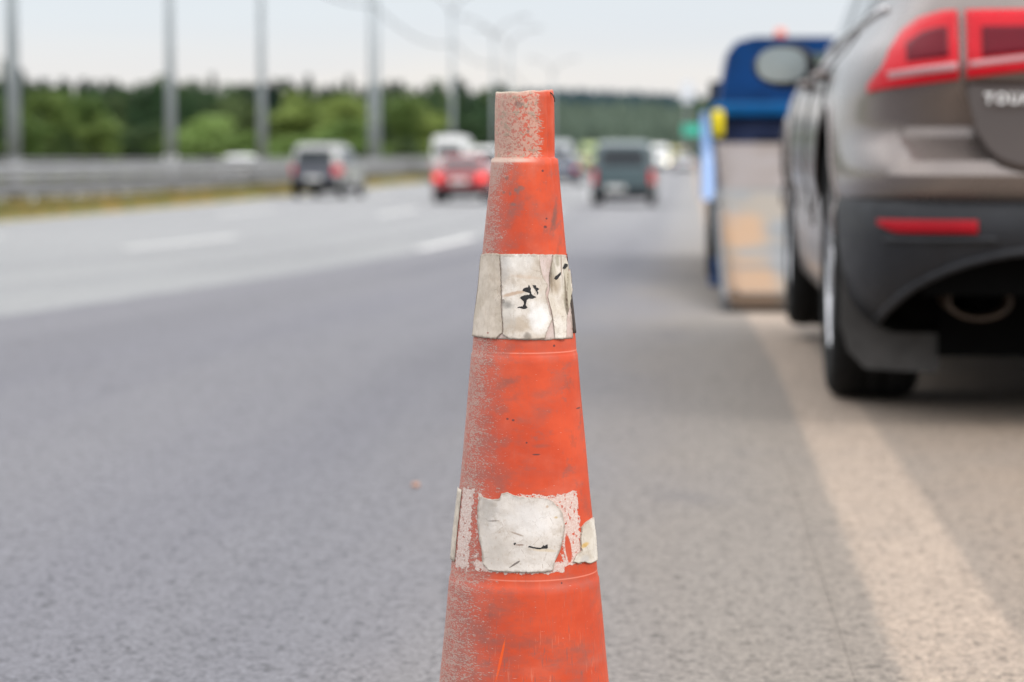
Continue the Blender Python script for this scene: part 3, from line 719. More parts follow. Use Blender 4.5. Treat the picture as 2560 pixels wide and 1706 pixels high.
def boolean(o,cutters):
    par=o.parent; o.parent=None; bpy.context.view_layer.update()
    for c in cutters:
        md=o.modifiers.new('b','BOOLEAN'); md.operation='DIFFERENCE'; md.solver='EXACT'; md.object=c
    dg=bpy.context.evaluated_depsgraph_get(); dg.update()
    me=bpy.data.meshes.new_from_object(o.evaluated_get(dg))
    o.modifiers.clear(); o.data=me; o.parent=par
def wheel(parent,x,y,r,w,side,rim=M_RIM,spokes=5,name='wheel'):
    e=bpy.data.objects.new(name,None); link(e); e.parent=parent; e.location=(x,y,r); e.empty_display_size=0.1
    h=w/2
    MB().lathe([(r*0.66,-h*0.80),(r*0.80,-h*1.0),(r*0.93,-h*0.97),(r*0.985,-h*0.82),(r,-h*0.6),(r,-h*0.25),(r*0.985,-h*0.23),(r*0.985,-h*0.17),(r,-h*0.15),(r,h*0.15),(r*0.985,h*0.17),(r*0.985,h*0.23),(r,h*0.25),(r,h*0.6),(r*0.985,h*0.82),(r*0.93,h*0.97),(r*0.80,h*1.0),(r*0.66,h*0.80)],'x',48).build('tyre',M_TYRE,e,True)
    mb=MB(); mb.lathe([(r*0.68,-h*0.8),(r*0.66,-h*0.70),(r*0.62,0),(r*0.66,h*0.70),(r*0.68,h*0.8)],'x',40)
    sx=side*h
    mb.lathe([(r*0.69,sx*0.84),(r*0.64,sx*0.9),(r*0.61,sx*0.78)],'x',40)
    for k in range(spokes):
        a=2*math.pi*k/spokes; Mx=Matrix.Rotation(a,4,'X')
        mb.box(min(sx*0.55,sx*0.86),max(sx*0.55,sx*0.86),-r*0.07,r*0.07,r*0.08,r*0.65,Mx)
    mb.lathe([(0.001,sx*0.9),(r*0.13,sx*0.9),(r*0.16,sx*0.72)],'x',20)
    mb.lathe([(r*0.62,sx*0.30),(0.001,sx*0.28)],'x',24)
    mb.build('rim',rim,e,False)
    return e
def arch_cutters(ys,r,x0,x1,mats,rz=None):
    out=[]
    for y in ys:
        for s in (-1,1):
            mb=MB(); a,b=sorted((s*x0,s*x1))
            mb.lathe([(r,a),(r,b)],'x',40,(0,y,(rz or r*0.88)),cap=True)
            o=mb.build('cut',None)
            for m in mats: o.data.materials.append(m)
            for p in o.data.polygons: p.material_index=1
            out.append(o)
    return out
def drop(objs):
    for o in objs: bpy.data.objects.remove(o,do_unlink=True)
def smooth_by_angle(o,ang=35):
    for p in o.data.polygons: p.use_smooth=True
    bm=bmesh.new(); bm.from_mesh(o.data)
    for e in bm.edges:
        if len(e.link_faces)==2 and e.calc_face_angle(0)>R(ang): e.smooth=False
    bm.to_mesh(o.data); bm.free()

# ---- the big grey-brown SUV
def suv():
    loc=W(1.345,6.03,0.0)
    root=thing('parked_suv','dusty grey brown SUV parked on the shoulder right of the cone','car',loc,-HEAD-0.001)
    tab=[(.21,.88,.42,4.5),(.25,.915,.30,4.62),(.32,.935,.16,4.70),(.42,.945,.09,4.73),(.50,.950,.07,4.74),(.560,.955,.04,4.75),(.575,.958,.0,4.76),(.60,.966,-.03,4.78),(.64,.97,-.045,4.79),(.675,.97,-.03,4.78),(.71,.97,.02,4.77),(.735,.97,.05,4.76),(.76,.968,.055,4.75),(.80,.963,.035,4.74),(.86,.955,.0,4.70),(.90,.947,-.01,4.66),(.95,.930,.0,4.55),(1.0,.888,.015,4.2),(1.04,.858,.03,3.85),(1.07,.840,.05,3.62),(1.10,.828,.08,3.50),(1.14,.815,.12,3.42),(1.3,.765,.27,3.08),(1.45,.725,.41,2.72),(1.56,.70,.52,2.40),(1.63,.65,.62,2.10),(1.68,.60,.85,1.85),(1.705,.48,1.05,1.6)]
    S=Shell(tab,9.0)
    zs=[]
    for a,b in zip(tab,tab[1:]):
        n=max(1,int((b[0]-a[0])/0.02))
        zs+=[a[0]+(b[0]-a[0])*i/n for i in range(n)]
    zs.append(tab[-1][0])
    P=simple('grey_brown_metallic',(0.185,0.153,0.140),0.28,0.55,0.10,2.0,0.5)
    # road dust film on the lower panels
    nt=NT(P.node_tree); b=P.node_tree.nodes['Principled BSDF']; src=b.inputs['Base Color'].links[0].from_socket
    o=nt.obj(); dz=nt.m('MULTIPLY',nt.ss(nt.xyz(o)[2],0.95,0.45),nt.mr(nt.noise(o,5,5,0.6),0.3,0.7,0.25,0.75))
    nt.put(b.inputs['Base Color'],nt.mix(dz,src,(0.23,0.20,0.185)))
    vs,fs=S.mesh(zs,220); bd=mk('body',vs,fs,P,root)
    bd.data.materials.append(M_BLACK)
    cl=[(.22,.90,.32,4.55),(.27,.93,.16,4.66),(.32,.95,.07,4.72),(.40,.962,.01,4.77),(.48,.97,-.02,4.79),(.55,.974,-.015,4.79),(.575,.972,.0,4.78)]
    S2=Shell(cl,9.0); vs,fs=S2.mesh([c[0] for c in cl],220); ck=mk('bumper_cladding',vs,fs,M_PLAS,root); ck.data.materials.append(M_BLACK)
    yr_,yf_=0.93,3.83
    cut=arch_cutters((yr_,yf_),0.445,0.60,1.2,[P,M_BLACK],0.385)
    mb=MB(); ell=[]
    n=36
    for yy in (-0.4,0.42):
        for j in range(n):
            a=2*math.pi*j/n; ell.append((-0.45+0.40*math.cos(a),yy,0.235+0.215*math.sin(a)))
    mb.add(ell,[(j,(j+1)%n,n+(j+1)%n,n+j) for j in range(n)]+[tuple(range(n))[::-1],tuple(range(n,2*n))])
    ex=mb.build('cut',None); ex.data.materials.append(P); ex.data.materials.append(M_BLACK)
    for p in ex.data.polygons: p.material_index=1
    mb=MB(); mb.add([(-x,y,z) for x,y,z in ell],[(j,(j+1)%n,n+(j+1)%n,n+j) for j in range(n)]+[tuple(range(n))[::-1],tuple(range(n,2*n))])
    ex2=mb.build('cut',None); ex2.data.materials.append(P); ex2.data.materials.append(M_BLACK)
    for p in ex2.data.polygons: p.material_index=1
    bpy.context.view_layer.update()
    cb=MB().box(-1.5,1.5,0.46,6,-.5,1.5).build('cut',None); cb.data.materials.append(P); cb.data.materials.append(M_PLAS)
    for p in cb.data.polygons: p.material_index=1
    bpy.context.view_layer.update()
    boolean(bd,cut+[ex,ex2]); boolean(ck,cut+[ex,ex2,cb]); drop(cut+[ex,ex2,cb])
    smooth_by_angle(bd,30); smooth_by_angle(ck,30)
    for y in (yr_,yf_):
        for s in (-1,1): wheel(root,s*0.83,y,0.377,0.252,s,spokes=10)
    # under body
    MB().box(-.69,.69,0.40,4.4,0.16,0.54).build('underbody',M_BLACK,root)
    # mud flaps
    for s in (-1,1):
        pts=[(-.945,.50),(-.945,.24),(-.925,.17),(-.88,.125),(-.70,.115),(-.685,.13),(-.69,.50)]
        v=[];k=len(pts)
        for yy in (0.455,0.475): v+=[(s*-1*x if s>0 else x,yy-(0.5-z)*0.12,z) for x,z in pts]
        MB().add(v,[tuple(range(k)),tuple(range(k,2*k))[::-1]]+[(i,(i+1)%k,k+(i+1)%k,k+i) for i in range(k)]).build('mud_flap',simple('mud_flap_rubber',(0.042,0.039,0.037),0.75,scale=9,var=0.25),root)
    # tail lights
    for s in (-1,1):
        e=bpy.data.objects.new('tail_light',None); link(e); e.parent=root
        e.location=(s*0.6,0,0.95)
        top=[(-.895,.866),(-.882,.885),(-.862,.91),(-.845,.955),(-.815,1.0),(-.775,1.03),(-.72,1.045),(-.5,1.045),(-.30,1.04)]
        bot=[(-.895,.848),(-.872,.853),(-.80,.862),(-.70,.874),(-.60,.886),(-.5,.897),(-.42,.91),(-.33,.94),(-.30,.99)]
        def region(x0,x1,zt,zb,off,n=26,m=10,th=0.008):
            vs=[];fs=[]
            for j in range(m+1):
                for i in range(n+1):
                    x=x0+(x1-x0)*i/n; a=zb(x); c=zt(x); z=a+(c-a)*j/m
                    bulge=off*(1-0.0*abs(2*j/m-1)**3)
                    vs.append((s*-x-s*0.6 if s>0 else x+0.6, S.rear(x,z)-bulge, z-0.95))
            for j in range(m):
                for i in range(n): fs.append((j*(n+1)+i,j*(n+1)+i+1,(j+1)*(n+1)+i+1,(j+1)*(n+1)+i))
            return vs,fs
        zt=lambda x: interp(top,x,1); zb=lambda x: interp(bot,x,1)
        for (x0,x1) in ((-.895,-.690),(-.672,-.30)):
            v,f=region(x0,x1,zt,zb,0.014); solid(mk('lens',v,f,M_RED,e,True),0.012)
        v,f=region(-.812,-.715,lambda x:min(zt(x)-.035,1.005),lambda x:zb(x)+.060,0.0225,14,8); solid(mk('inner_lens',v,f,M_REDD,e,True),0.004)
        v,f=region(-.635,-.40,lambda x:min(zt(x)-.035,1.005),lambda x:zb(x)+.048,0.0225,14,8); solid(mk('inner_lens',v,f,M_REDD,e,True),0.004)
        v,f=region(-.862,-.695,lambda x:zb(x)+.042,lambda x:zb(x)+.022,0.0225,14,3); solid(mk('reflector_strip',v,f,M_STRIP,e,True),0.003)
        v,f=region(-.668,-.35,lambda x:zb(x)+.040,lambda x:zb(x)+.026,0.0225,14,3); solid(mk('reflector_strip',v,f,M_STRIP,e,True),0.003)
        for xx in (-.652,-.61):
            mb=MB(); mb.lathe([(0.001,-0.012),(0.014,-0.008),(0.017,0.0)],'z',16)
            q=mb.build('lamp_bulb',M_CHROME,e,True); q.rotation_euler=(R(90),0,0); q.location=((xx+0.6) if s<0 else -(xx+0.6),S.rear(xx,0.925)-0.020,0.922-0.95+ (0.0))
    # seams
    seam=[(-.683,1.20),(-.681,1.05),(-.681,.86),(-.668,.80),(-.652,.74),(-.63,.70),(-.60,.667),(-.555,.645),(-.48,.636),(0,.630)]
    pts=resamp(seam,70)
    # tailgate: panel inside the seam
    sb=[(-.674,.86),(-.664,.80),(-.646,.742),(-.625,.703),(-.595,.672),(-.55,.652),(-.48,.643),(0,.637)]
    zb=lambda x: interp([(a,b) for a,b in sb],x,1)
    vs=[];fs=[];n=50;m=12
    for j in range(m+1):
        for i in range(n+1):
            x=-.674+1.348*i/n; lo=zb(-abs(x)); hi=.868; z=lo+(hi-lo)*j/m
            base=min(S.rear(x,z),S.rear(x,.645)+0.0)-0.004
            y=(S.rear(x,.64)-.004)*(1-(z-.64)/.23)+(S.rear(x,.868)-.004)*((z-.64)/.23)
            vs.append((x,min(y,S.rear(x,z)-0.004),z))
    for j in range(m):
        for i in range(n): fs.append((j*(n+1)+i,j*(n+1)+i+1,(j+1)*(n+1)+i+1,(j+1)*(n+1)+i))
    TG=simple('shaded_tailgate_metallic',(0.060,0.044,0.038),0.34,0.5,0.08,2.0,0.35)  # same body paint, darkened in colour for the shade on this panel
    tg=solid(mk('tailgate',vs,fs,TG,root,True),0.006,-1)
    for s in (-1,1):
        MB().tube([(s*-x*-1 if s<0 else -x,S.rear(x,z)-0.004,z) for x,z in pts],0.0055,6).build('tailgate_seam',M_BLACK,root,True)
    # badge lettering, each letter seated on the curved tailgate
    bm_all=MB(); xx=-.632
    for ch in 'TOUAREG':
        cu=bpy.data.curves.new('letter','FONT'); cu.body=ch; cu.size=0.037; cu.extrude=0.002; cu.offset=0.0008
        to=link(bpy.data.objects.new('letter',cu)); bpy.context.view_layer.update()
        me=bpy.data.meshes.new_from_object(to.evaluated_get(bpy.context.evaluated_depsgraph_get())); bpy.data.objects.remove(to,do_unlink=True)
        
        for v in me.vertices: v.co.x*=0.92
        w_=max(v.co.x for v in me.vertices); y0_=min(S.rear(xx,.82),S.rear(xx,.645),S.rear(xx,.868))-.012; y1_=min(S.rear(xx+w_,.82),S.rear(xx+w_,.645),S.rear(xx+w_,.868))-.012
        bm_all.add([(xx+v.co.x, y0_+(y1_-y0_)*v.co.x/w_-v.co.z, .815+v.co.y) for v in me.vertices],[tuple(p.vertices) for p in me.polygons]); xx+=w_+.0055
    bm_all.build('badge_lettering',simple('bright_chrome',(0.9,0.88,0.87),0.35,0.3,var=0.02),root)
    # lip of the valance arching over the exhaust
    for s in (-1,1):
        lp=[]
        for k in range(20):
            a_=R(176)-R(150)*k/19; x_=-.45+.405*math.cos(a_); z_=.235+.222*math.sin(a_); lp.append((x_ if s<0 else -x_,S2.rear(x_,max(z_,.23))-.002,z_))
        MB().tube(lp,.012,8).build('valance_lip',M_PLAS,root,True)
    # number plate recess and plate (right of the frame)
    MB().box(-.27,.27,-.075,-.05,.70,.815).build('plate_recess',M_PLAS,root)
    MB().box(-.26,.26,-.083,-.0752,.705,.81).build('number_plate',M_PLATE,root)
    # bumper reflectors
    for s in (-1,1):
        vs=[];fs=[];n=16
        for j in range(4):
            for i in range(n+1):
                x=-.875+.235*i/n; lo=.497+max(0,(-.835-x))*0.45; z=lo+(.530-lo)*j/3
                vs.append((x*(-s),S2.rear(x,z)-.010,z))
        for j in range(3):
            for i in range(n): fs.append((j*(n+1)+i,j*(n+1)+i+1,(j+1)*(n+1)+i+1,(j+1)*(n+1)+i))
        solid(mk('reflector',vs,fs,simple('reflector_red',(0.30,0.001,0.008),0.45,spec=0.2,emit=(1,0.01,0.04),es=0.03),root,True),0.006)
        # crease of the cladding below the reflector
        MB().tube([(s*x,S2.rear(x,.482)-.006,.482-0.012*abs(x+.6)) for x in [-.86+.03*i for i in range(10)]],0.007,8).build('trim_ledge',M_PLAS,root,True)
    # exhausts
    for s in (-1,1):
        prof_=[];n=40;vs=[];fs=[]
        for (k,yy) in ((1.0,0.30),(1.0,0.02),(1.0,-0.005),(0.93,-0.012),(0.86,-0.004),(0.84,0.26)):
            for j in range(n):
                a=2*math.pi*j/n; vs.append((s*.612+.084*k*math.cos(a),yy+.16,.322+.052*(k if k==1 else k-0.05)*math.sin(a)))
        for i in range(5):
            for j in range(n): fs.append((i*n+j,i*n+(j+1)%n,(i+1)*n+(j+1)%n,(i+1)*n+j))
        q=mk('exhaust_tip',vs,fs,simple('shaded_bronze',(0.045,0.028,0.017),0.5,0.2,var=0.3,scale=14),root,True)  # bronze tip darkened in colour for the shade under the bumper
        MB().box(*sorted((s*.34,s*.76)),.10,.15,.338,.46).build('shade_block',M_BLACK,root)  # added black box standing in for the shade over the exhaust top
        MB().tube([(s*.585,.26,.318),(s*.45,.9,.32),(s*.3,1.6,.33)],0.05,14).build('silencer',M_BLACK,root,True)
    # glass
    def sidepatch(P,off,n=14,m=8,s=-1): return quadpatch(lambda y,z:(s*(S.side(y,z)+off),y,z),P,n,m)
    for s in (-1,1):
        for P4 in (((.62,1.13),(1.15,1.105),(1.15,1.50),(.95,1.47)),((1.20,1.105),(2.05,1.095),(2.05,1.54),(1.20,1.50)),((2.12,1.095),(3.22,1.09),(2.62,1.50),(2.12,1.54))):
            v,f=sidepatch(P4,0.004,s=s); mk('side_window',v,f,M_GLASS,root,True)
        MB().tube([(s*(S.side(y,1.075)+.006),y,1.075) for y in [.45+.2*i for i in range(15)]],0.010,8).build('window_trim',M_CHROME,root,True)
        for y in (1.18,2.09,3.15):
            MB().tube([(s*(S.side(y,z)+.001),y+0.05*(z>.9)*0,z) for z in [.50+.05*i for i in range(12)]],0.004,6).build('door_seam',M_BLACK,root,True)
        for y in (1.35,2.25):
            o=MB().tube([(s*(S.side(y+k,.93)+ (.035 if 0<k<.2 else .0)),y+k,.93) for k in (0,.02,.04,.10,.16,.18,.20)],0.012,8).build('door_handle',P,root,True)
        # wheel arch lips
        for y in (yr_,yf_):
            arc=[]
            for k in range(25):
                a=R(12)+R(156)*k/24; yy=y+.452*math.cos(a); z=.385+.452*math.sin(a)
                sh=S if z>.56 else S2
                arc.append((s*(sh.side(yy,z)+.004),yy,z))
            MB().tube(arc,0.006,8).build('arch_trim',P,root,True)
        # mirror
        e=bpy.data.objects.new('door_mirror',None); link(e); e.parent=root; e.location=(s*1.0,3.08,1.018)
        bm=bmesh.new(); bmesh.ops.create_uvsphere(bm,u_segments=24,v_segments=16,radius=1)
        for v in bm.verts:
            x,y,z=v.co
            v.co=Vector((x*.118*(1 if x*s<0 else 1.0),y*.10 if y>0 else y*.02,z*.083*(1+.12*x*s*-1)))
        me=bpy.data.meshes.new('mirror_housing'); bm.to_mesh(me); bm.free(); me.materials.append(M_PLAS)
        for p in me.polygons: p.use_smooth=True
        h=link(bpy.data.objects.new('mirror_housing',me)); h.parent=e
        vs=[(0,-.024,0)];n=30
        for j in range(n):
            a=2*math.pi*j/n; vs.append((s*.012+.092*math.copysign(abs(math.cos(a))**.8,math.cos(a)),-.0235,.006+.064*math.copysign(abs(math.sin(a))**.8,math.sin(a))))
        mk('mirror_glass',vs,[(0,1+j,1+(j+1)%n) for j in range(n)],simple('mirror_silver',(0.38,0.42,0.42),0.12,0.9,var=0.02),e)
        MB().tube([(s*-.10,.03,-.03),(s*-.16,.05,-.06)],0.022,10).build('mirror_arm',M_PLAS,e,True)
    v,f=quadpatch(lambda x,z:(x,S.rear(x,z)-.004,z),((-.74,1.13),(.74,1.13),(.62,1.48),(-.62,1.48)),16,8); mk('rear_window',v,f,M_GLASS,root,True)
    v,f=quadpatch(lambda x,z:(x,S.front(x,z)+.004,z),((-.74,1.13),(.74,1.13),(.62,1.56),(-.62,1.56)),16,8); mk('windscreen',v,f,M_GLASS,root,True)
    for s in (-1,1):
        v,f=quadpatch(lambda x,z:(x,S.front(x,z)+.005,z),((s*.55,.70),(s*.90,.74),(s*.90,.88),(s*.55,.84)),8,5); mk('headlight',v,f,M_CHROME,root,True)
    v,f=quadpatch(lambda x,z:(x,S.front(x,z)+.005,z),((-.5,.66),(.5,.66),(.5,.84),(-.5,.84)),8,5); mk('grille',v,f,M_PLAS,root,True)
suv()

# ---- generic traffic
KINDS={
 'minivan':(4.5,[(.30,.88,.12,4.42),(.36,.91,.02,4.48),(.50,.925,-.02,4.52),(.62,.925,.0,4.5),(.80,.92,.0,4.42),(.92,.91,.01,4.25),(1.02,.90,.02,3.85),(1.08,.89,.03,3.70),(1.35,.84,.09,3.25),(1.6,.79,.15,2.75),(1.72,.76,.19,2.4),(1.79,.68,.35,2.0),(1.82,.5,.6,1.7)]),
 'sedan':(4.5,[(.25,.80,.14,4.40),(.32,.85,.03,4.46),(.45,.87,-.02,4.5),(.60,.87,.0,4.48),(.75,.865,.02,4.38),(.88,.85,.05,4.0),(.94,.84,.12,3.5),(.98,.81,.55,3.25),(1.15,.74,.85,2.85),(1.32,.67,1.15,2.45),(1.40,.60,1.4,2.2),(1.44,.45,1.6,2.0)]),
 'offroader':(4.7,[(.40,.85,.12,4.5),(.46,.90,.02,4.6),(.60,.925,-.02,4.65),(.80,.925,.0,4.62),(.98,.915,.02,4.4),(1.06,.91,.03,3.7),(1.12,.90,.04,3.5),(1.4,.84,.16,3.05),(1.65,.78,.28,2.6),(1.76,.72,.38,2.3),(1.81,.55,.6,2.0)]),
 'van':(5.6,[(.38,.93,.10,5.4),(.45,.97,.02,5.5),(.7,1.0,.0,5.5),(1.1,1.0,.0,5.3),(1.3,1.0,.0,4.9),(1.8,.97,.02,4.4),(2.2,.93,.04,4.0),(2.38,.88,.08,3.8),(2.45,.70,.3,3.5)])}
def traffic_car(name,label,cat,l,s,kind,mat,group=None,head=0.0,lit=False,wheels_detail=True,front=False,lamps=False,plate_x=0.0):
    L,tab=KINDS[kind]; S=Shell(tab,6.0)
    root=thing(name,label,cat,on_road(l,s),-HEAD-head+(math.pi if front else 0),group)
    zs=[]
    for a,b in zip(tab,tab[1:]):
        n=max(1,int((b[0]-a[0])/0.05)); zs+=[a[0]+(b[0]-a[0])*i/n for i in range(n)]
    zs.append(tab[-1][0])
    v,f=S.mesh(zs,72); bd=mk('body',v,f,mat,root); bd.data.materials.append(M_BLACK)
    rw=0.33 if kind in('sedan','minivan') else 0.37
    ya,yb=L*.19,L*.80
    cut=arch_cutters((ya,yb),rw*1.16,.55,1.3,[mat,M_BLACK],rw)
    bpy.context.view_layer.update(); boolean(bd,cut); drop(cut); smooth_by_angle(bd,30)
    hw=tab[3][1]
    for y in (ya,yb):
        for q in (-1,1): wheel(root,q*(hw-.13),y,rw,.22,q,spokes=5)
    MB().box(-.6,.6,.5,L-.5,.2,tab[0][0]+.05).build('underbody',M_BLACK,root)
    zt=tab[-1][0]
    zb_={'minivan':1.10,'sedan':1.0,'offroader':1.12,'van':1.45}[kind]; ztw={'minivan':1.62,'sedan':1.32,'offroader':1.62,'van':1.95}[kind]
    wb=interp(tab,zb_,1)*.86; wt=interp(tab,ztw,1)*.84
    v,f=quadpatch(lambda x,z:(x,S.rear(x,z)-.006,z),((-wb,zb_),(wb,zb_),(wt,ztw),(-wt,ztw)),12,6); mk('rear_window',v,f,M_GLASS,root,True)
    v,f=quadpatch(lambda x,z:(x,S.front(x,z)+.006,z),((-wb,zb_),(wb,zb_),(wt,ztw),(-wt,ztw)),12,6); mk('windscreen',v,f,M_GLASS,root,True)
    for q in (-1,1):
        yr0=S.rear(0,zb_)+.45; yf0=S.front(0,zb_)-.35; yrt=S.rear(0,ztw)+.35; yft=S.front(0,ztw)-.25
        ym=(yr0+yf0)/2
        if kind=='van': segs=[((ym+.7,zb_),(yf0,zb_),(yft,ztw),(ym+.7,ztw))]
        else: segs=[((yr0,zb_),(ym-.03,zb_),(ym-.03,ztw),(yrt,ztw)),((ym+.03,zb_),(yf0,zb_),(yft,ztw),(ym+.03,ztw))]
        for P4 in segs:
            v,f=quadpatch(lambda y,z:(q*(S.side(y,z)+.006),y,z),P4,8,5); mk('side_window',v,f,M_GLASS,root,True)
        lz={'minivan':(.62,1.02),'sedan':(.66,.86),'offroader':(.80,1.12),'van':(.75,1.15)}[kind]; lw={'minivan':.16,'sedan':.30,'offroader':.26,'van':.12}[kind]
        v,f=quadpatch(lambda x,z:(x,S.rear(x,z)-.012,z),((q*(hw-.02-lw),lz[0]),(q*(hw-.02),lz[0]+.02),(q*(hw-.02),lz[1]),(q*(hw-.02-lw),lz[1])),8,4); v=[(a,b-.008,c) for a,b,c in v]; mk('tail_light',v,f,M_LIT if lit else M_RED,root,True)
        v,f=quadpatch(lambda x,z:(x,S.front(x,z)+.012,z),((q*(hw-.38),lz[0]-.05),(q*(hw-.03),lz[0]-.03),(q*(hw-.05),lz[0]+.12),(q*(hw-.38),lz[0]+.10)),8,4); mk('headlight',v,f,M_HEAD if lamps else M_CHROME,root,True)
        MB().box(*sorted((q*(hw+.0),q*(hw+.20))),L*.66,L*.66+.09,zb_-.06,zb_+.10).build('door_mirror',mat,root)
    b0=tab[1][0]
    v,f=quadpatch(lambda x,z:(x,S.rear(x,max(z,tab[0][0]+.01))-.02,z),((-hw+.06,b0-.06),(hw-.06,b0-.06),(hw-.04,b0+.16),(-hw+.04,b0+.16)),14,4); solid(mk('bumper',v,f,M_PLAS,root,True),.02)
    MB().box(plate_x-.27,plate_x+.27,S.rear(0,.66)-.045,S.rear(0,.66)-.022,.60 if kind!='minivan' else .44,.73 if kind!='minivan' else .57).build('number_plate',M_PLATE,root)
    return root
P_MV=paint('slate_blue_paint',(0.065,0.10,0.11),0.35); P_RED=paint('red_paint',(0.27,0.005,0.008),0.5,0.0); P_SIL=paint('silver_paint',(0.42,0.42,0.41),0.35)
P_WH=paint('white_paint',(0.75,0.75,0.74),0.4,0.0); P_DB=paint('dark_blue_paint',(0.03,0.045,0.10),0.35); P_GR=paint('pale_grey_paint',(0.5,0.52,0.54),0.4,0.2)
P_YL=paint('yellow_paint',(0.50,0.46,0.16),0.5,0.0); P_YG=paint('yellow_green_paint',(0.30,0.38,0.13),0.5,0.0); P_BG=paint('beige_paint',(0.55,0.48,0.33),0.5,0.0)
TG_='vehicles driving away in the lanes'
traffic_car('minivan','dark slate minivan driving away in the nearest lane right of the cone','minivan',0.0457*68-HEAD*68,68,'minivan',P_MV,TG_,plate_x=-.2)
traffic_car('red_car','bright red car with lit tail lights just left of the cone','car',-0.0222*72-HEAD*72,72,'sedan',P_RED,TG_,lit=True)
traffic_car('offroad_car','silver off-road car with dark rear window beside the median guardrail','car',-0.0830*80-HEAD*80,80,'offroader',P_SIL,TG_,head=0.075)
_oc=[o for o in bpy.data.objects if o.name.startswith('offroad_car')][0]; _S=Shell(KINDS['offroader'][1],6.0)
for zz0,zz1,w0,w1 in ((.62,1.13,.62,.62),):
    v,f=quadpatch(lambda x,z:(x,_S.rear(x,z)-.010,z),((-.84,zz0),(.84,zz0),(.86,zz1),(-.86,zz1)),14,6); mk('tailgate',v,f,simple('shaded_tailgate',(0.085,0.09,0.11),0.4),_oc,True)  # rear painted darker for its shaded side, the flank keeps bright silver
v,f=quadpatch(lambda x,z:(x,_S.rear(x,z)-.004,z),((-.86,1.10),(.86,1.10),(.70,1.72),(-.70,1.72)),14,6); mk('tailgate_frame',v,f,M_PLAS,_oc,True)
traffic_car('delivery_van','tall white van driving ahead of the red car','van',-0.0265*128-HEAD*128,128,'van',P_WH,TG_)
traffic_car('small_van','pale grey van partly behind the left edge of the cone','van',-0.0110*112-HEAD*112,112,'minivan',P_WH,TG_)
traffic_car('dark_car','dark blue car just right of the cone neck ahead of the slate minivan','car',0.0205*118-HEAD*118,118,'sedan',P_DB,TG_)
traffic_car('delivery_van','white van beyond the dark blue car','van',0.0190*175-HEAD*175,175,'van',P_GR,TG_)
traffic_car('parked_car','white car seen over the guardrail on the opposite carriageway','car',-20.6,112,'sedan',P_WH,None,front=True)
FG='small vehicles far down the motorway'
far=[(.0335,205,'van',P_YG,'yellow green van with shining lamps above the slate minivan',True,True),
     (.0425,190,'van',P_GR,'pale grey van right above the roof of the slate minivan',False,False),
     (.0530,215,'van',P_GR,'silver van ahead of the slate minivan to its right',False,False),
     (.0610,245,'van',P_WH,'white van with bright front near the foot of the far hill',True,True),
     (.0655,300,'van',P_YL,'yellow van far ahead beside the tow truck',False,False),
     (.0700,330,'van',P_BG,'beige van farthest down the road beside the tow truck',False,False),
     (.0270,180,'sedan',P_YL,'yellow car far ahead between the cone and the slate minivan',False,False),
     (.0705,210,'sedan',P_GR,'pale grey car far ahead in the lane beside the tow truck',False,False),
     (.0140,240,'van',P_WH,'small white van hidden behind the cone neck far ahead',False,False)]
for (u,s,k,mt,lb,lamp,fr) in far:
    traffic_car('distant_van' if k=='van' else 'distant_car',lb,'van' if k=='van' else 'car',u*s-HEAD*s,s,k,mt,FG,front=fr,lamps=lamp)

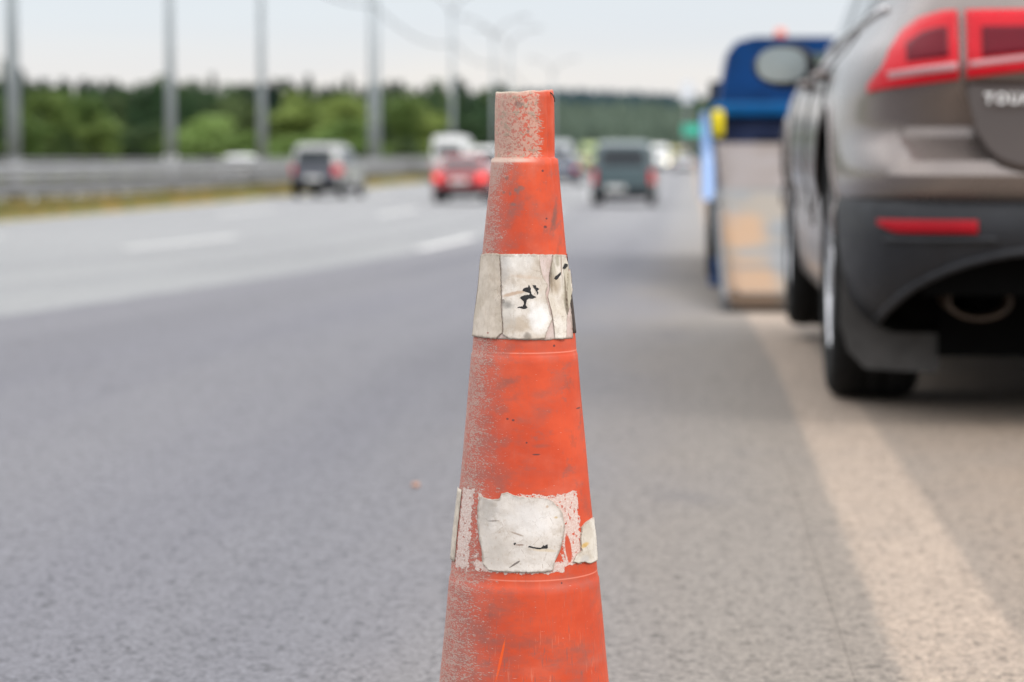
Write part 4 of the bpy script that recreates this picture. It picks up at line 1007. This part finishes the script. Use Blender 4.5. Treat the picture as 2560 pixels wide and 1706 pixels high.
# ------------------------------------------------------------------ tow truck
def tow_truck():
    s0=12.4
    root=thing('tow_truck','blue flatbed tow truck on the shoulder with its loading deck lowered behind it','truck',on_road(0,s0),-HEAD)
    zb=zr(s0)
    B_D=paint('deep_blue_paint',(0.0,0.036,0.135),0.6,0.0,0.0,0.2); B_L=paint('bright_lit_blue_paint',(0.0,0.085,0.25),0.6,0.0,0.0,0.15)
    for q in (B_D,B_L): q.node_tree.nodes['Principled BSDF'].inputs['Specular IOR Level'].default_value=0.2
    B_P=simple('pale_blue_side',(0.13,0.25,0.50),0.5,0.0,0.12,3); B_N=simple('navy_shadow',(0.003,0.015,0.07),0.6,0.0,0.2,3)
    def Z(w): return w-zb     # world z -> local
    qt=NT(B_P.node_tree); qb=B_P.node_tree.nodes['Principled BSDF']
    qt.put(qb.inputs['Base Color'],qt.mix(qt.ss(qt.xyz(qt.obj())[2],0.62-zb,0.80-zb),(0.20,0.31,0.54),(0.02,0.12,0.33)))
    # coordinates: x = lateral in road frame, y = distance past s0
    y=lambda s: s-s0
    gz=lambda s: zr(s)-zb
    # cab
    prof=[(.30,Z(.30)),(.24,Z(.45)),(.26,Z(1.15)),(.36,Z(1.72)),(.45,Z(1.83)),(.62,Z(1.875))]
    cx=1.34
    def cabring(yy,k=1.0,dz=0.0):
        left=[(x+(cx-x)*(1-k),yy,z-dz) for x,z in prof]; right=[(2*cx-p[0],yy,p[2]) for p in left[::-1]]
        return left+right
    rings=[cabring(y(24.6),0.985),cabring(y(24.66)),cabring(y(25.4)),cabring(y(26.6))]
    n=len(rings[0]); vs=[p for r in rings for p in r]
    front=[(p[0],y(27.5) if p[2]<Z(1.2) else y(27.5)-(p[2]-Z(1.2))*1.2,p[2] if p[2]<Z(1.9) else Z(1.7)) for p in rings[0]]
    vs+=front; k=5
    fs=[(i*n+j,i*n+(j+1)%n,(i+1)*n+(j+1)%n,(i+1)*n+j) for i in range(k-1) for j in range(n)]
    # rear face with a window opening is built from strips around it
    o=MB().add(vs,fs).build('cab',B_D,root)
    shield=[vs[(k-1)*n+j] for j in range(n)]
    smooth_by_angle(o,50)
    wx0,wx1,wz0,wz1=1.12,2.05,Z(1.30),Z(1.70)
    mb=MB(); yy=y(24.6)
    def xl(z): return cx+(interp([(q,p) for p,q in prof],z,1)-cx)*.985
    zsn=[prof[0][1],Z(.45),Z(.8),Z(1.15),wz0]
    for a,b in zip(zsn,zsn[1:]): mb.add([(xl(a),yy,a),(2*cx-xl(a),yy,a),(2*cx-xl(b),yy,b),(xl(b),yy,b)],[(0,1,2,3)])
    mb.add([(xl(wz0),yy,wz0),(wx0,yy,wz0),(wx0,yy,wz1),(xl(wz1),yy,wz1)],[(0,1,2,3)])
    mb.add([(wx1,yy,wz0),(2*cx-xl(wz0),yy,wz0),(2*cx-xl(wz1),yy,wz1),(wx1,yy,wz1)],[(0,1,2,3)])
    zt=[wz1,Z(1.72),Z(1.83),Z(1.875)]
    for a,b in zip(zt,zt[1:]): mb.add([(xl(a),yy,a),(2*cx-xl(a),yy,a),(2*cx-xl(b),yy,b),(xl(b),yy,b)],[(0,1,2,3)])
    mb.build('cab_rear_wall',B_D,root)
    glass,tt,bb=newmat('cab_clear_glass'); bb.inputs['Base Color'].default_value=(0.85,0.9,0.92,1); bb.inputs['Transmission Weight'].default_value=0.92; bb.inputs['Roughness'].default_value=0.03; bb.inputs['IOR'].default_value=1.05
    tt.put(bb.inputs['Roughness'],tt.mr(tt.noise(tt.obj(),4,3),0.3,0.7,0.02,0.06))
    MB().add([(wx0,yy-.004,wz0),(wx1,yy-.004,wz0),(wx1,yy-.004,wz1),(wx0,yy-.004,wz1)],[(0,1,2,3)]).build('rear_window',glass,root)
    MB().add(shield,[tuple(range(n))]).build('windscreen',glass,root)
    MB().box(.26,2.42,y(27.52),y(27.58),Z(.40),Z(1.12)).build('front_panel',B_D,root)
    # ledge (headboard), brighter blue painted for its upward-lit face, and lower box
    o=MB().box(.20,2.50,y(23.3),y(24.5),Z(1.06),Z(1.19)).build('headboard',B_L,root); bevel(o,.02)
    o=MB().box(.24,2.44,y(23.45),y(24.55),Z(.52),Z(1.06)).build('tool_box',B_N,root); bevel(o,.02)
    MB().box(.62,1.95,y(23.40),y(23.447),Z(.60),Z(.84)).build('recess',M_BLACK,root)
    MB().box(1.98,2.14,y(23.36),y(23.447),Z(.56),Z(1.0)).build('upright',B_L,root)
    # side marker, yellow
    o=MB().box(.21,.31,y(23.20),y(23.28),Z(.86),Z(1.12)); 
    o=o.build('marker_lamp',simple('yellow_marker',(0.85,0.66,0.005),0.5,var=0.04,emit=(1,.75,0),es=0.12),root); bevel(o,.03)
    # beacon
    MB().lathe([(.0,0.12),(.04,.115),(.06,.08),(.065,0.0)],'z',20,(.92,y(25.3),Z(1.875))).build('beacon',simple('amber_beacon',(0.75,0.20,0.12),0.4),root,True)
    # deck
    s1=22.6; za,zc=gz(12.4)+0.03,Z(.735)
    def dz(s): return za+(zc-za)*(s-s0)/(s1-s0)
    dk,t,b=newmat('deck_plate'); o_=t.obj()
    yv=t.xyz(o_)[1]; xv=t.xyz(o_)[0]
    c=t.mix(t.ss(t.noise(o_,2.2,4),.35,.65),(0.17,0.18,0.19),(0.23,0.235,0.24))
    rust=t.m('MULTIPLY',t.ss(t.noise(t.map(o_,(2.2,.55,1)),1.3,3),.42,.58),t.ss(xv,1.2,.62)); rust=t.m('MULTIPLY',rust,t.ss(yv,6.0,5.0))
    edge=t.m('MULTIPLY',t.ss(xv,.52,.40),t.ss(t.noise(t.map(o_,(1,.7,1),(0,3.1,0)),1.0,2),.38,.50)); 
    c=t.mix(t.m('MULTIPLY',rust,.60),c,(0.33,0.245,0.155)); c=t.mix(t.m('MULTIPLY',t.m('MULTIPLY',edge,t.ss(yv,4.2,3.6)),.8),c,(0.46,0.245,0.10))
    up=t.ss(yv,5.55,5.75); c2=t.mix(t.ss(t.noise(t.map(o_,(2,.3,1)),1.5,3),.42,.6),(0.21,0.16,0.135),(0.25,0.205,0.19)); c=t.mix(up,c,c2)
    for yy_,w in ((1.05,.10),(5.62,.10),(.04,.05)):
        c=t.mix(t.m('MULTIPLY',t.ss(t.m('ABSOLUTE',t.m('SUBTRACT',yv,yy_)),w*1.6,w*.6),.6),c,(0.13,0.135,0.14))
    c=t.mix(1.0,c,(0.70,0.70,0.70),'MULTIPLY')
    t.put(b.inputs['Base Color'],c); b.inputs['Roughness'].default_value=.65; b.inputs['Metallic'].default_value=.1
    t.put(b.inputs['Normal'],t.bump(t.vor(t.map(o_,(1,1,1)),40,'F1'),.3,.004))
    ys=[0,.9,1.0,2,3,4,5,5.6,6.5,7.5,8.5,9.4,10.2]; vs=[];fs=[]
    for q in ys:
        for x_ in (.19,.24,2.34,2.39):
            vs.append((x_,q,za+(zc-za)*q/10.2+ (0.035 if x_ in(.19,2.39) else 0)))
    for i in range(len(ys)-1):
        for j in range(3): fs.append((i*4+j,i*4+j+1,(i+1)*4+j+1,(i+1)*4+j))
    o=MB().add(vs,fs).build('deck',dk,root); solid(o,.07,1 if False else -1)
    for x_ in (.165,2.39):
        MB().add([(x_,0,za-.03),(x_+.03,0,za-.03),(x_+.03,10.2,zc-.03),(x_,10.2,zc-.03),(x_,0,za+.05),(x_+.03,0,za+.05),(x_+.03,10.2,zc+.05),(x_,10.2,zc+.05)],[(0,3,2,1),(4,5,6,7),(0,1,5,4),(1,2,6,5),(2,3,7,6),(3,0,4,7)]).build('deck_edge_rail',simple('edge_rail_steel',(0.07,0.075,0.085),.6),root)
    for yy_ in (1.0,5.6):
        zz_=za+(zc-za)*yy_/10.2; MB().box(.22,2.36,yy_-.03,yy_+.03,zz_+.002,zz_+.02).build('deck_cross_bar',simple('cross_bar_steel',(0.10,0.105,0.11),.6),root)
    # deck stiffener rails beneath
    fr=simple('chassis_steel',(0.02,0.022,0.026),.7)
    for x_ in (.85,1.75):
        MB().add([(x_-.05,1.5,dz(s0+1.5)-.10),(x_+.05,1.5,dz(s0+1.5)-.10),(x_+.05,10.2,zc-.10),(x_-.05,10.2,zc-.10),(x_-.05,1.5,dz(s0+1.5)-.18),(x_+.05,1.5,dz(s0+1.5)-.18),(x_+.05,10.2,zc-.30),(x_-.05,10.2,zc-.30)],[(0,1,2,3),(7,6,5,4),(0,4,5,1),(1,5,6,2),(2,6,7,3),(3,7,4,0)]).build('deck_rail',fr,root)
    MB().box(.75,1.95,y(18.8),y(27.0),gz(23)+.45,gz(23)+.62).build('chassis_frame',fr,root)
    # pale side panels hanging beside the deck
    for x0 in (.10,2.44):
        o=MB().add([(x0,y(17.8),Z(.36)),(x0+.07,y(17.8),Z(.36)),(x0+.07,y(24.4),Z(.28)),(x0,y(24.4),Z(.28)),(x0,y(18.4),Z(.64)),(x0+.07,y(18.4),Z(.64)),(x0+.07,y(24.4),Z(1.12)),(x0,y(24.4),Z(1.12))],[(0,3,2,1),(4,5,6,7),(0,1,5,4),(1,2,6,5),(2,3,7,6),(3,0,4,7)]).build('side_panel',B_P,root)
    # wheels
    for s in (19.2,26.2):
        for q in (-1,1):
            w_=wheel(root,cx+q*(1.08 if s<20 else .93),y(s),.36,.26 if s<20 else .2,q,rim=simple('steel_rim',(0.12,0.12,0.13),.5),spokes=4); w_.location.z=.36+gz(s)
            if s<20:
                pass
    # rear stabiliser feet, blue
    for x0 in (.155,2.35):
        o=MB().box(x0,x0+.10,y(17.0),y(17.12),gz(17)+.05,Z(-.03)).box(x0-.02,x0+.12,y(16.95),y(17.2),gz(17)+.0,gz(17)+.05)
        o=o.build('stabiliser_foot',B_D,root); bevel(o,.01)
        MB().box(x0+.02,x0+.08,y(17.05),y(17.1),Z(-.03),Z(.36)).build('foot_strut',M_PLAS,root)
    o=MB().box(.16,2.42,y(17.6),y(17.75),gz(17.7)+.42,gz(17.7)+.52).build('underrun_bar',M_PLAS,root)
    o=MB().box(.24,2.44,y(27.45),y(27.6),gz(27)+.3,gz(27)+.6).build('front_bumper',M_PLAS,root)
    v=[(.42,y(27.5)+.003,Z(1.20)),(2.26,y(27.5)+.003,Z(1.20)),(2.18,y(27.5)-.55*.0-.52,Z(1.66)),(.50,y(27.5)-.52,Z(1.66))]
    for q,x0 in ((-1,.20),(1,2.36)):
        MB().box(x0,x0+.16,y(26.9),y(26.96),Z(1.2),Z(1.5)).build('door_mirror',M_PLAS,root)
tow_truck()

# ------------------------------------------------------------------ guardrails and lamp posts
M_GALV=simple('galvanised_steel',(0.30,0.30,0.305),0.5,0.35,0.15,1.2)
M_GALVD=simple('aged_galvanised_steel',(0.20,0.20,0.205),0.6,0.3,0.15,1.2)
def guardrail(label,l,s0,s1,face):
    root=thing('guardrail',label,'guardrail',on_road(l,s0,.14),-HEAD)
    zb=zr(s0)+.14
    wb=[(0,0),(.05,.02),(.08,.07),(.05,.12),(.0,.155),(.05,.19),(.08,.24),(.05,.29),(0,.31)]
    rows=[s0]+[s for s in range(int(s0)+4,int(s1),6)]+[s1]
    for z0,m in ((.34,M_GALVD),(.74,M_GALV)):
        vs=[];fs=[];n=len(wb)
        for s in rows:
            for (a,h) in wb: vs.append((face*a,s-s0,zr(s)+.14-zb+z0+h))
        for i in range(len(rows)-1):
            for j in range(n-1): fs.append((i*n+j,i*n+j+1,(i+1)*n+j+1,(i+1)*n+j))
        mk('rail_beam',vs,fs,m,root,True)
    MB().tube([(-face*.03,s-s0,zr(s)+.14-zb+1.14) for s in rows],.035,8).build('top_rail',M_GALVD,root,True)
    pm=MB().box(-.05,.05,-.03,.03,-.1,1.1).build('post',M_GALVD,root); pm.location=(-face*.06,0,0)
    s=s0+2.5; k=1
    while s<s1 and k<92:
        c=pm.copy(); C.objects.link(c); c.parent=root; c.location=(-face*.06,s-s0,zr(s)+.14-zb); s+=2.5 if s<150 else 8; k+=1
guardrail('grey double-beam guardrail along the near side of the median',-14.9,40,330,1)
guardrail('second grey guardrail behind the lamp posts on the far side of the median',-16.9,40,330,-1)
def lamp_post(label,l,s,dark=False):
    root=thing('lamp_post',label,'lamp post',on_road(l,s,.12),-HEAD,'lamp posts along the median')
    zt=10.7
    MB().tube([(0,0,0),(0,0,1.2)],.20,14).build('pole_foot',M_GALV,root,True)
    MB().tube([(0,0,1.2),(0,0,5),(0,0,zt)],.17,14,r1=.095).build('pole',simple('lamp_pole_grey',(0.30,0.33,0.35),0.6,0.1,var=.15,scale=1),root,True)
    for q in (-1,1):
        a=[(0,0,zt),(q*.3,0,zt+.65),(q*.9,0,zt+1.2),(q*1.7,0,zt+1.55),(q*2.3,0,zt+1.7)]
        MB().tube(a,.06,8).build('arm',M_GALV,root,True)
        o=MB().box(*sorted((q*2.2,q*2.85)),-.14,.14,zt+1.64,zt+1.78).build('lamp_head',M_GALVD,root); bevel(o,.04)
    return root
posts=[('leftmost lamp post in the picture, rising above the dark conifer',-.2055,None),('second lamp post from the left with a pale box near its foot',-.1407,None),('third lamp post from the left, in front of the pale green bush',-.1032,None),
       ('fourth lamp post from the left, behind the silver off-road car',-.0582,None),('sixth lamp post from the left, above the white van and red car',-.0247,None),('lamp post seen just left of the cone top',-.0012,None)]
for i,(lb,u,_) in enumerate(posts):
    s=-15.9*(1+u*HEAD)/(u-HEAD); o=lamp_post(lb,-15.9,s)
    if i==1:
        b_=MB().box(-.2,.2,-.14,-.08,.75,1.3).build('control_box',P_WH,o); bevel(b_,.05)
lamp_post('fifth lamp post from the left, close behind the fourth one',-19.5+1.9,136)
lamp_post('distant lamp post between the sixth post and the cone',-15.9,196)
lamp_post('farthest lamp post, above the hill right of the cone',-15.9,280)

for lab,l_,h_ in (('faint overhead cable sagging from post to post along the median',-15.75,8.9),):
    P=[]; ps=[57,74,90,121.5,162,212,280]
    ps=[-15.9*(1+u*HEAD)/(u-HEAD) for _,u,_2 in posts]; ps=ps[:5]+[196]+ps[5:]+[280]; ps=sorted(ps)
    for a,b in zip(ps,ps[1:]):
        for k in range(10):
            q=k/10; P.append(on_road(l_,a+(b-a)*q,h_-(b-a)*0.03*4*q*(1-q)*0.6))
    tag(MB().tube(P,.035,6).build('overhead_cable',M_PLAS,None,True),lab,'cable')
# ------------------------------------------------------------------ trees
def leafmat(name,dark,light,haze=0.0,hz=(0.2,0.27,0.28)):
    m,t,b=newmat(name); o=t.obj()
    oi=t.new('ShaderNodeObjectInfo').outputs['Random']
    f=t.m('ADD',t.m('MULTIPLY',t.noise(o,.55,4,.6),.8),t.m('MULTIPLY',t.m('SUBTRACT',oi,.5),.5))
    c=t.mix(t.ss(f,.22,.68),dark,light)
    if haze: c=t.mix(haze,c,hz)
    t.put(b.inputs['Base Color'],c); b.inputs['Roughness'].default_value=.8; b.inputs['Specular IOR Level'].default_value=.2
    return m
L_SPR=leafmat('spruce_needles',(0.018,0.044,0.034),(0.055,0.090,0.052))
L_DEC=leafmat('birch_leaves',(0.085,0.140,0.035),(0.26,0.33,0.09))
L_MID=leafmat('mixed_leaves',(0.040,0.082,0.034),(0.125,0.17,0.065))
L_LIM=leafmat('willow_leaves',(0.15,0.235,0.06),(0.29,0.40,0.13))
M_BARK=simple('bark',(0.07,0.055,0.045),.9,scale=3,var=.3)
def leaves(pts,size,rg):
    vs=[];fs=[]
    for p in pts:
        a=Vector((rg.gauss(0,1),rg.gauss(0,1),rg.gauss(0,.6))).normalized(); b=a.cross(Vector((rg.gauss(0,1),rg.gauss(0,1),rg.gauss(0,1)))).normalized()
        q=size*rg.uniform(.6,1.4); n=len(vs); vs+=[p+a*q,p+b*q*.6,p-a*q,p-b*q*.6]; fs.append((n,n+1,n+2,n+3))
    return vs,fs
def spruce_mesh(seed,mat):
    rg=random.Random(seed); pts=[]; H=10
    for i in range(2600):
        h=rg.random()**.8; z=.6+h*(H-.6)
        lay=.75+.25*math.sin(z*5+seed); rr=(1-(z/H))**.75*2.0*lay+.08
        a=rg.uniform(0,6.283); r=rr*math.sqrt(rg.uniform(.25,1)); r*=1+.3*mnoise.noise(Vector((math.cos(a)*1.5,math.sin(a)*1.5,z*.6+seed)))
        pts.append(Vector((r*math.cos(a),r*math.sin(a),z-.12*r)))
    v,f=leaves(pts,.24,rg); 
    me=bpy.data.meshes.new('crown'); me.from_pydata(v,[],f); me.materials.append(mat); return me
def broad_mesh(seed,mat,bush=False):
    rg=random.Random(seed); pts=[]; H=10
    cl=[]
    for i in range(16):
        a=rg.uniform(0,6.283); h=rg.uniform(.15 if bush else .28,.92); rr=2.6*math.sin(min(1,h*1.05)*math.pi)**.6
        q=rr*rg.uniform(.2,.95); cl.append((Vector((q*math.cos(a),q*math.sin(a),h*H)),rg.uniform(.9,1.7)))
    for i in range(3000):
        c,r=rg.choice(cl); dv=Vector((rg.gauss(0,1),rg.gauss(0,1),rg.gauss(0,1))).normalized()*r*rg.uniform(.55,1.05)
        p=c+dv; p.z=max(.2,min(H,p.z)); pts.append(p)
    v,f=leaves(pts,.21,rg)
    me=bpy.data.meshes.new('crown'); me.from_pydata(v,[],f); me.materials.append(mat); return me
def trunk_mesh(seed):
    rg=random.Random(seed); mb=MB(); mb.tube([(0,0,-.3),(.05,0,3),(rg.uniform(-.2,.2),.1,8.6)],.16,8,r1=.03)
    for k in range(7):
        a=rg.uniform(0,6.28); z=2.2+k*.8; mb.tube([(0.05,0,z),(1.1*math.cos(a),1.1*math.sin(a),z+.7),(1.8*math.cos(a),1.8*math.sin(a),z+1.0)],.06,6,r1=.015)
    me=bpy.data.meshes.new('trunk'); me.from_pydata(mb.v,[],mb.f); me.materials.append(M_BARK); return me
PROTO={}
for k,fn,mat,n in (('spruce',spruce_mesh,L_SPR,3),('mixed',broad_mesh,L_MID,3),('birch',broad_mesh,L_DEC,3),('willow',lambda s,m:broad_mesh(s,m,True),L_LIM,2)):
    PROTO[k]=[(fn(11+i*7,mat),trunk_mesh(31+i)) for i in range(n)]
NM={'spruce':'spruce_tree','mixed':'broadleaf_tree','birch':'broadleaf_tree','willow':'leafy_bush'}
def tree(kind,u,d,top,width,label,group=None,cat='tree',rg=random,ztop_from_u=True,base=None):
    """u = sideways tangent, d = distance ahead, top = height of the tip above the camera as a tangent"""
    x=u*d; zb=zr(200)-.1 if base is None else base
    H=CAMH+top*d-zb
    root=thing(NM[kind],label,cat,(x,d,zb),rg.uniform(0,6.28),group)
    me,tr=rg.choice(PROTO[kind])
    sc=(width*d/5.2 if kind!='spruce' else width*d/4.0)
    c=link(bpy.data.objects.new('crown',me)); c.parent=root; c.scale=(sc,sc,H/10)
    q=link(bpy.data.objects.new('trunk',tr)); q.parent=root; q.scale=(sc,sc,H/10)
    return root
def T(pxd): return (pxd*PX-1280)/F
def Hh(pyd): return (388-pyd*PX)/F
rg=random.Random(21)
# named trees that stand out (display px: x, top y, width px)
def tr(kind,xp,yp,wp,d,label,cat='tree',group=None): return tree(kind,T(xp),d,Hh(yp),wp*PX/F,label,group,cat,rg)
tr('spruce',12,138,46,250,'tall dark conifer behind the leftmost lamp post')
tr('birch',-40,205,120,240,'pale green tree cut by the left edge of the picture')
tr('birch',110,208,130,243,'light green broad tree right of the leftmost lamp post')
tr('birch',178,196,150,252,'largest light green tree between the first two lamp posts')
tr('birch',230,262,110,236,'lower rounded green tree beside the dark conifers')
tr('birch',75,262,110,232,'low dark green tree at the foot of the leftmost lamp post')
tr('willow',490,268,180,232,'pale green round bush between the second and third lamp posts','bush')
tr('willow',430,290,110,226,'small pale bush right of the second lamp post','bush')
tr('willow',560,305,120,228,'low bush left of the third lamp post','bush')
tr('willow',790,280,150,260,'bright green bush behind the silver off-road car','bush')
tr('willow',720,300,150,256,'bright green bush sloping down left of the off-road car','bush')
tr('willow',660,318,120,250,'low bright green bush right of the third lamp post','bush')
tr('birch',690,205,150,290,'round green tree above the bright sloping bushes')
tr('birch',800,222,120,285,'green tree left of the paired lamp posts')
tr('birch',925,205,110,300,'green tree right of the paired lamp posts')
tr('birch',985,240,100,300,'mid green tree left of the sixth lamp post')
tr('spruce',1072,196,60,330,'dark conifer right of the sixth lamp post')
tr('spruce',1105,215,60,335,'dark conifer close to the left side of the cone')
GS='dark conifers of the roadside forest'; GM='green trees of the roadside forest'
for i in range(100):
    xp=-90+1260*(i+.5)/100+rg.uniform(-10,10); d=285+ (xp/1200)*60+rg.uniform(-12,25)
    yp=184+xp*0.018+rg.choice((-20,-10,-3,0,2,4,5))+(10 if 90<xp<150 else 0)
    if rg.random()<.38: tr('mixed',xp,yp+6,rg.uniform(80,120),d,'tall broadleaf tree among the dark conifers of the forest',group='tall broadleaf trees in the back of the forest')
    else: tr('spruce',xp,yp,rg.uniform(64,100),d,'dark spruce among the roadside forest',group=GS)
for i in range(42):
    xp=-90+1250*(i+.5)/42+rg.uniform(-14,14); d=265+(xp/1200)*60+rg.uniform(-8,14)
    yp=214+xp*0.014+rg.uniform(-20,34)
    if 265<xp<390: yp+=40
    tr('mixed',xp,yp,rg.uniform(70,110),d,'mid green tree in the front of the roadside forest',group=GM)
for i in range(22):
    xp=(-60+1180*(i+.5)/22)+rg.uniform(-10,10)
    if 270<xp<380: continue
    tr('mixed' if rg.random()<.5 else 'birch',xp,330+rg.uniform(-14,10),rg.uniform(80,120),238+(xp/1200)*50,'low leafy growth at the forest foot',group='low growth along the forest edge')
# right of the road, mostly behind the truck and SUV
tr('mixed',1617,218,46,420,'dark tree standing alone left of the tow truck')
for i,(xp,yp,w,d) in enumerate([(1700,215,120,380),(1820,190,140,330),(1960,150,160,300),(2140,110,200,280),(2330,80,220,270),(2480,70,220,260)]):
    tree('mixed',T(xp),d,Hh(yp),w*PX/F,'leafy tree beyond the shoulder on the right, behind the parked vehicles','trees behind the parked vehicles','tree',rg)

# ------------------------------------------------------------------ far hill and its wood
def hill_h(x,y):
    # rises beyond 700 m to a ridge at 1500 m
    k=max(0,min(1,(y-620)/850)); k=k*k*(3-2*k)
    return zr(300)-.1+k*(25+7*mnoise.noise(Vector((x*.009,y*.001,3)))+4*mnoise.noise(Vector((x*.0015,0,9))))
xs=[-900+45*i for i in range(50)]; ys=[600+50*i for i in range(24)]
vs=[(x,y,hill_h(x,y) if 600<y<1750 and -900<x<1300 else zr(300)-3) for y in ys for x in xs]; n=len(xs)
fs=[(i*n+j,i*n+j+1,(i+1)*n+j+1,(i+1)*n+j) for i in range(len(ys)-1) for j in range(n-1)]
hl=mk('hill',vs,fs,grassmat('hill_grass',(0.06,0.09,0.06),(0.07,0.10,0.065),(0.09,0.11,0.08)),None,True); hl['kind']='structure'
def wood(name,label,y0,y1,count,h0,h1,mat,seed,x_lo=-.075,x_hi=.30):
    rg=random.Random(seed); mb=MB()
    for i in range(count):
        y=rg.uniform(y0,y1); x=rg.uniform(x_lo,x_hi)*y; z=hill_h(x,y); H=rg.uniform(h0,h1); r=H*rg.uniform(.18,.34)
        n=6; a0=rg.uniform(0,6); con=rg.random()<.55
        rings=[(r*.9,.10),(r,.35),(r*(.62 if con else .9),.62),(r*(.3 if con else .55),.84)]
        vs=[(x+q*math.cos(a0+6.283*k/n)*rg.uniform(.75,1.2),y+q*math.sin(a0+6.283*k/n),z+H*h*rg.uniform(.94,1.06)) for q,h in rings for k in range(n)]+[(x,y,z+H)]
        fs=[(j*n+k,j*n+(k+1)%n,(j+1)*n+(k+1)%n,(j+1)*n+k) for j in range(3) for k in range(n)]+[(3*n+k,3*n+(k+1)%n,4*n) for k in range(n)]
        mb.add(vs,fs)
    o=mk(name,mb.v,mb.f,mat); tag(o,label,'wood',kind='stuff')
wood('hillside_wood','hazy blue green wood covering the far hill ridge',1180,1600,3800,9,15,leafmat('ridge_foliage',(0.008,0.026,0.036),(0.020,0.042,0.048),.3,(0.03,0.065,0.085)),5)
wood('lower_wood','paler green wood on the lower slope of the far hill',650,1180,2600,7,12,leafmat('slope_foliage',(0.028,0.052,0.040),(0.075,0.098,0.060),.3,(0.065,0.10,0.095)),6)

# ------------------------------------------------------------------ signs far ahead
def sign():
    d=230; s=thing('road_sign','green direction sign on posts far ahead, left of the tow truck','road sign',(T(1590)*d,d,zr(d)))
    zc=CAMH+Hh(300)*d-zr(d)
    MB().box(-.95,.95,-.04,.04,zc-.5,zc+.55).build('sign_panel',simple('sign_green',(0.04,0.42,0.30),.5,emit=(.1,.8,.6),es=.06),s)
    for q in (-.7,.7): MB().tube([(q,.08,0),(q,.08,zc+.4)],.05,8).build('post',M_GALV,s,True)
    d=255; s=thing('banner_pole','pale banner on a tall pole far ahead, left of the tow truck','banner',(T(1577)*d,d,zr(d)))
    zc=CAMH+Hh(212)*d-zr(d)
    MB().tube([(0,0,0),(0,0,zc+1.1)],.09,10).build('pole',M_GALV,s,True)
    MB().box(-.6,.6,-.13,-.10,zc-1.1,zc+1.05).build('banner_panel',simple('banner_white',(0.70,0.72,0.78),.6),s)
sign()
